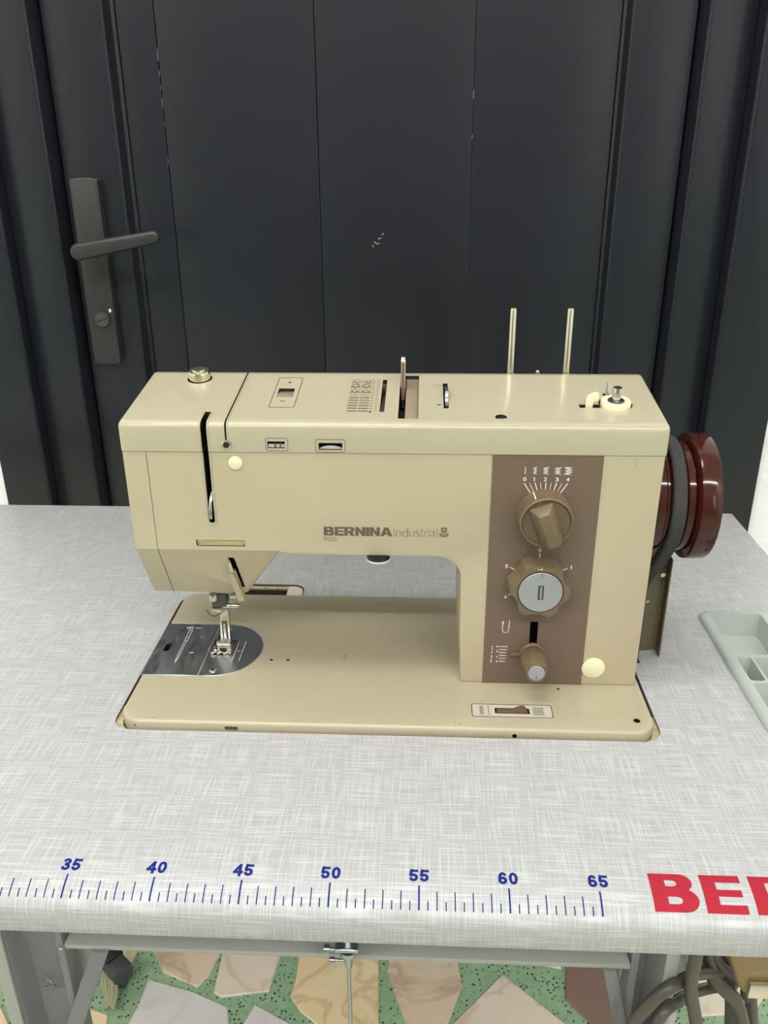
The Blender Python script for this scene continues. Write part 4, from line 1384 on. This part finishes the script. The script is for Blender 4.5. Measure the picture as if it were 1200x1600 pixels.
cable([(.2580, .102, -.0306), (.2585, .101, -.125), (.2592, .10, -.1454), (.2626, .10, -.1562), (.2686, .10, -.1662), (.2769, .10, -.173), (.2865, .10, -.1765), (.31, .10, -.180), (.345, .10, -.165), (.36, .10, -.10), (.36, .10, -.0306)], .0050, 'grey cable loop beside the ochre box, middle of the coiled loops')
cable([(.2690, .114, -.0306), (.2692, .113, -.130), (.2700, .112, -.153), (.2735, .112, -.1672), (.2794, .112, -.1756), (.2903, .112, -.1797), (.31, .115, -.178), (.34, .115, -.160), (.35, .115, -.10), (.35, .115, -.0306)], .0050, 'grey cable loop beside the ochre box, topmost of the coiled loops')
cable([(.2838, .128, -.0306), (.2838, .122, -.16), (.2841, .112, -.200), (.2865, .112, -.2127), (.2904, .112, -.241), (.2935, .114, -.28), (.298, .12, -.40), (.31, .15, -.65), (.34, .22, FZ+.006)], .0040, 'grey cable falling straight down left of the ochre box corner')
cable([(.2946, .108, -.0306), (.2946, .108, -.1864), (.2993, .108, -.2067), (.3048, .108, -.2345), (.3090, .108, -.27), (.317, .11, -.40), (.33, .13, -.65), (.38, .22, FZ+.006)], .0045, 'grey cable falling just under the ochre box corner')

# dark plug with a frayed cord on the floor, behind the left column
plug = root('cord_plug', (-.395, .52, FZ), 'small anthracite box-shaped plug with frayed cord on the floor behind the left column', 'plug')
ca, sa = cos(radians(-38)), sin(radians(-38))
def rp_(x, y, cx, cy):
    return (cx+x*ca-y*sa, cy+x*sa+y*ca)
bm = poly_prism([rp_(x, y, -.388, .508) for x, y in ((-.014, -.015), (.014, -.015), (.014, .015), (-.014, .015))], 'z', FZ+.0135, FZ+.040)
put('plug_body', bev(bm, .002, 2), PLUGM, plug)
bm = poly_prism([rp_(x, y, -.402, .520) for x, y in ((-.012, -.012), (.008, -.012), (.008, .016), (-.012, .016))], 'z', FZ+.0135, FZ+.044)
put('plug_collar', bev(bm, .002, 2), BLACK, plug)
bm = bmesh.new()
for k in range(5):
    tube(smooth_path([(-.410+.005*k, .508-.003*k, FZ+.022), (-.408+.006*k, .494-.003*k, FZ+.016+.003*(k % 2)), (-.398+.004*k, .478-.004*k, FZ+.009), (-.392+.002*k, .463+.003*k, FZ+.005)], 5), .0030, 8, bm)
put('frayed_cord', bm, CORDM, plug)
put('plug_base', bev(box(-.412, -.378, .498, .530, FZ+.0, FZ+.0132), .002, 1), PLUGM, plug)
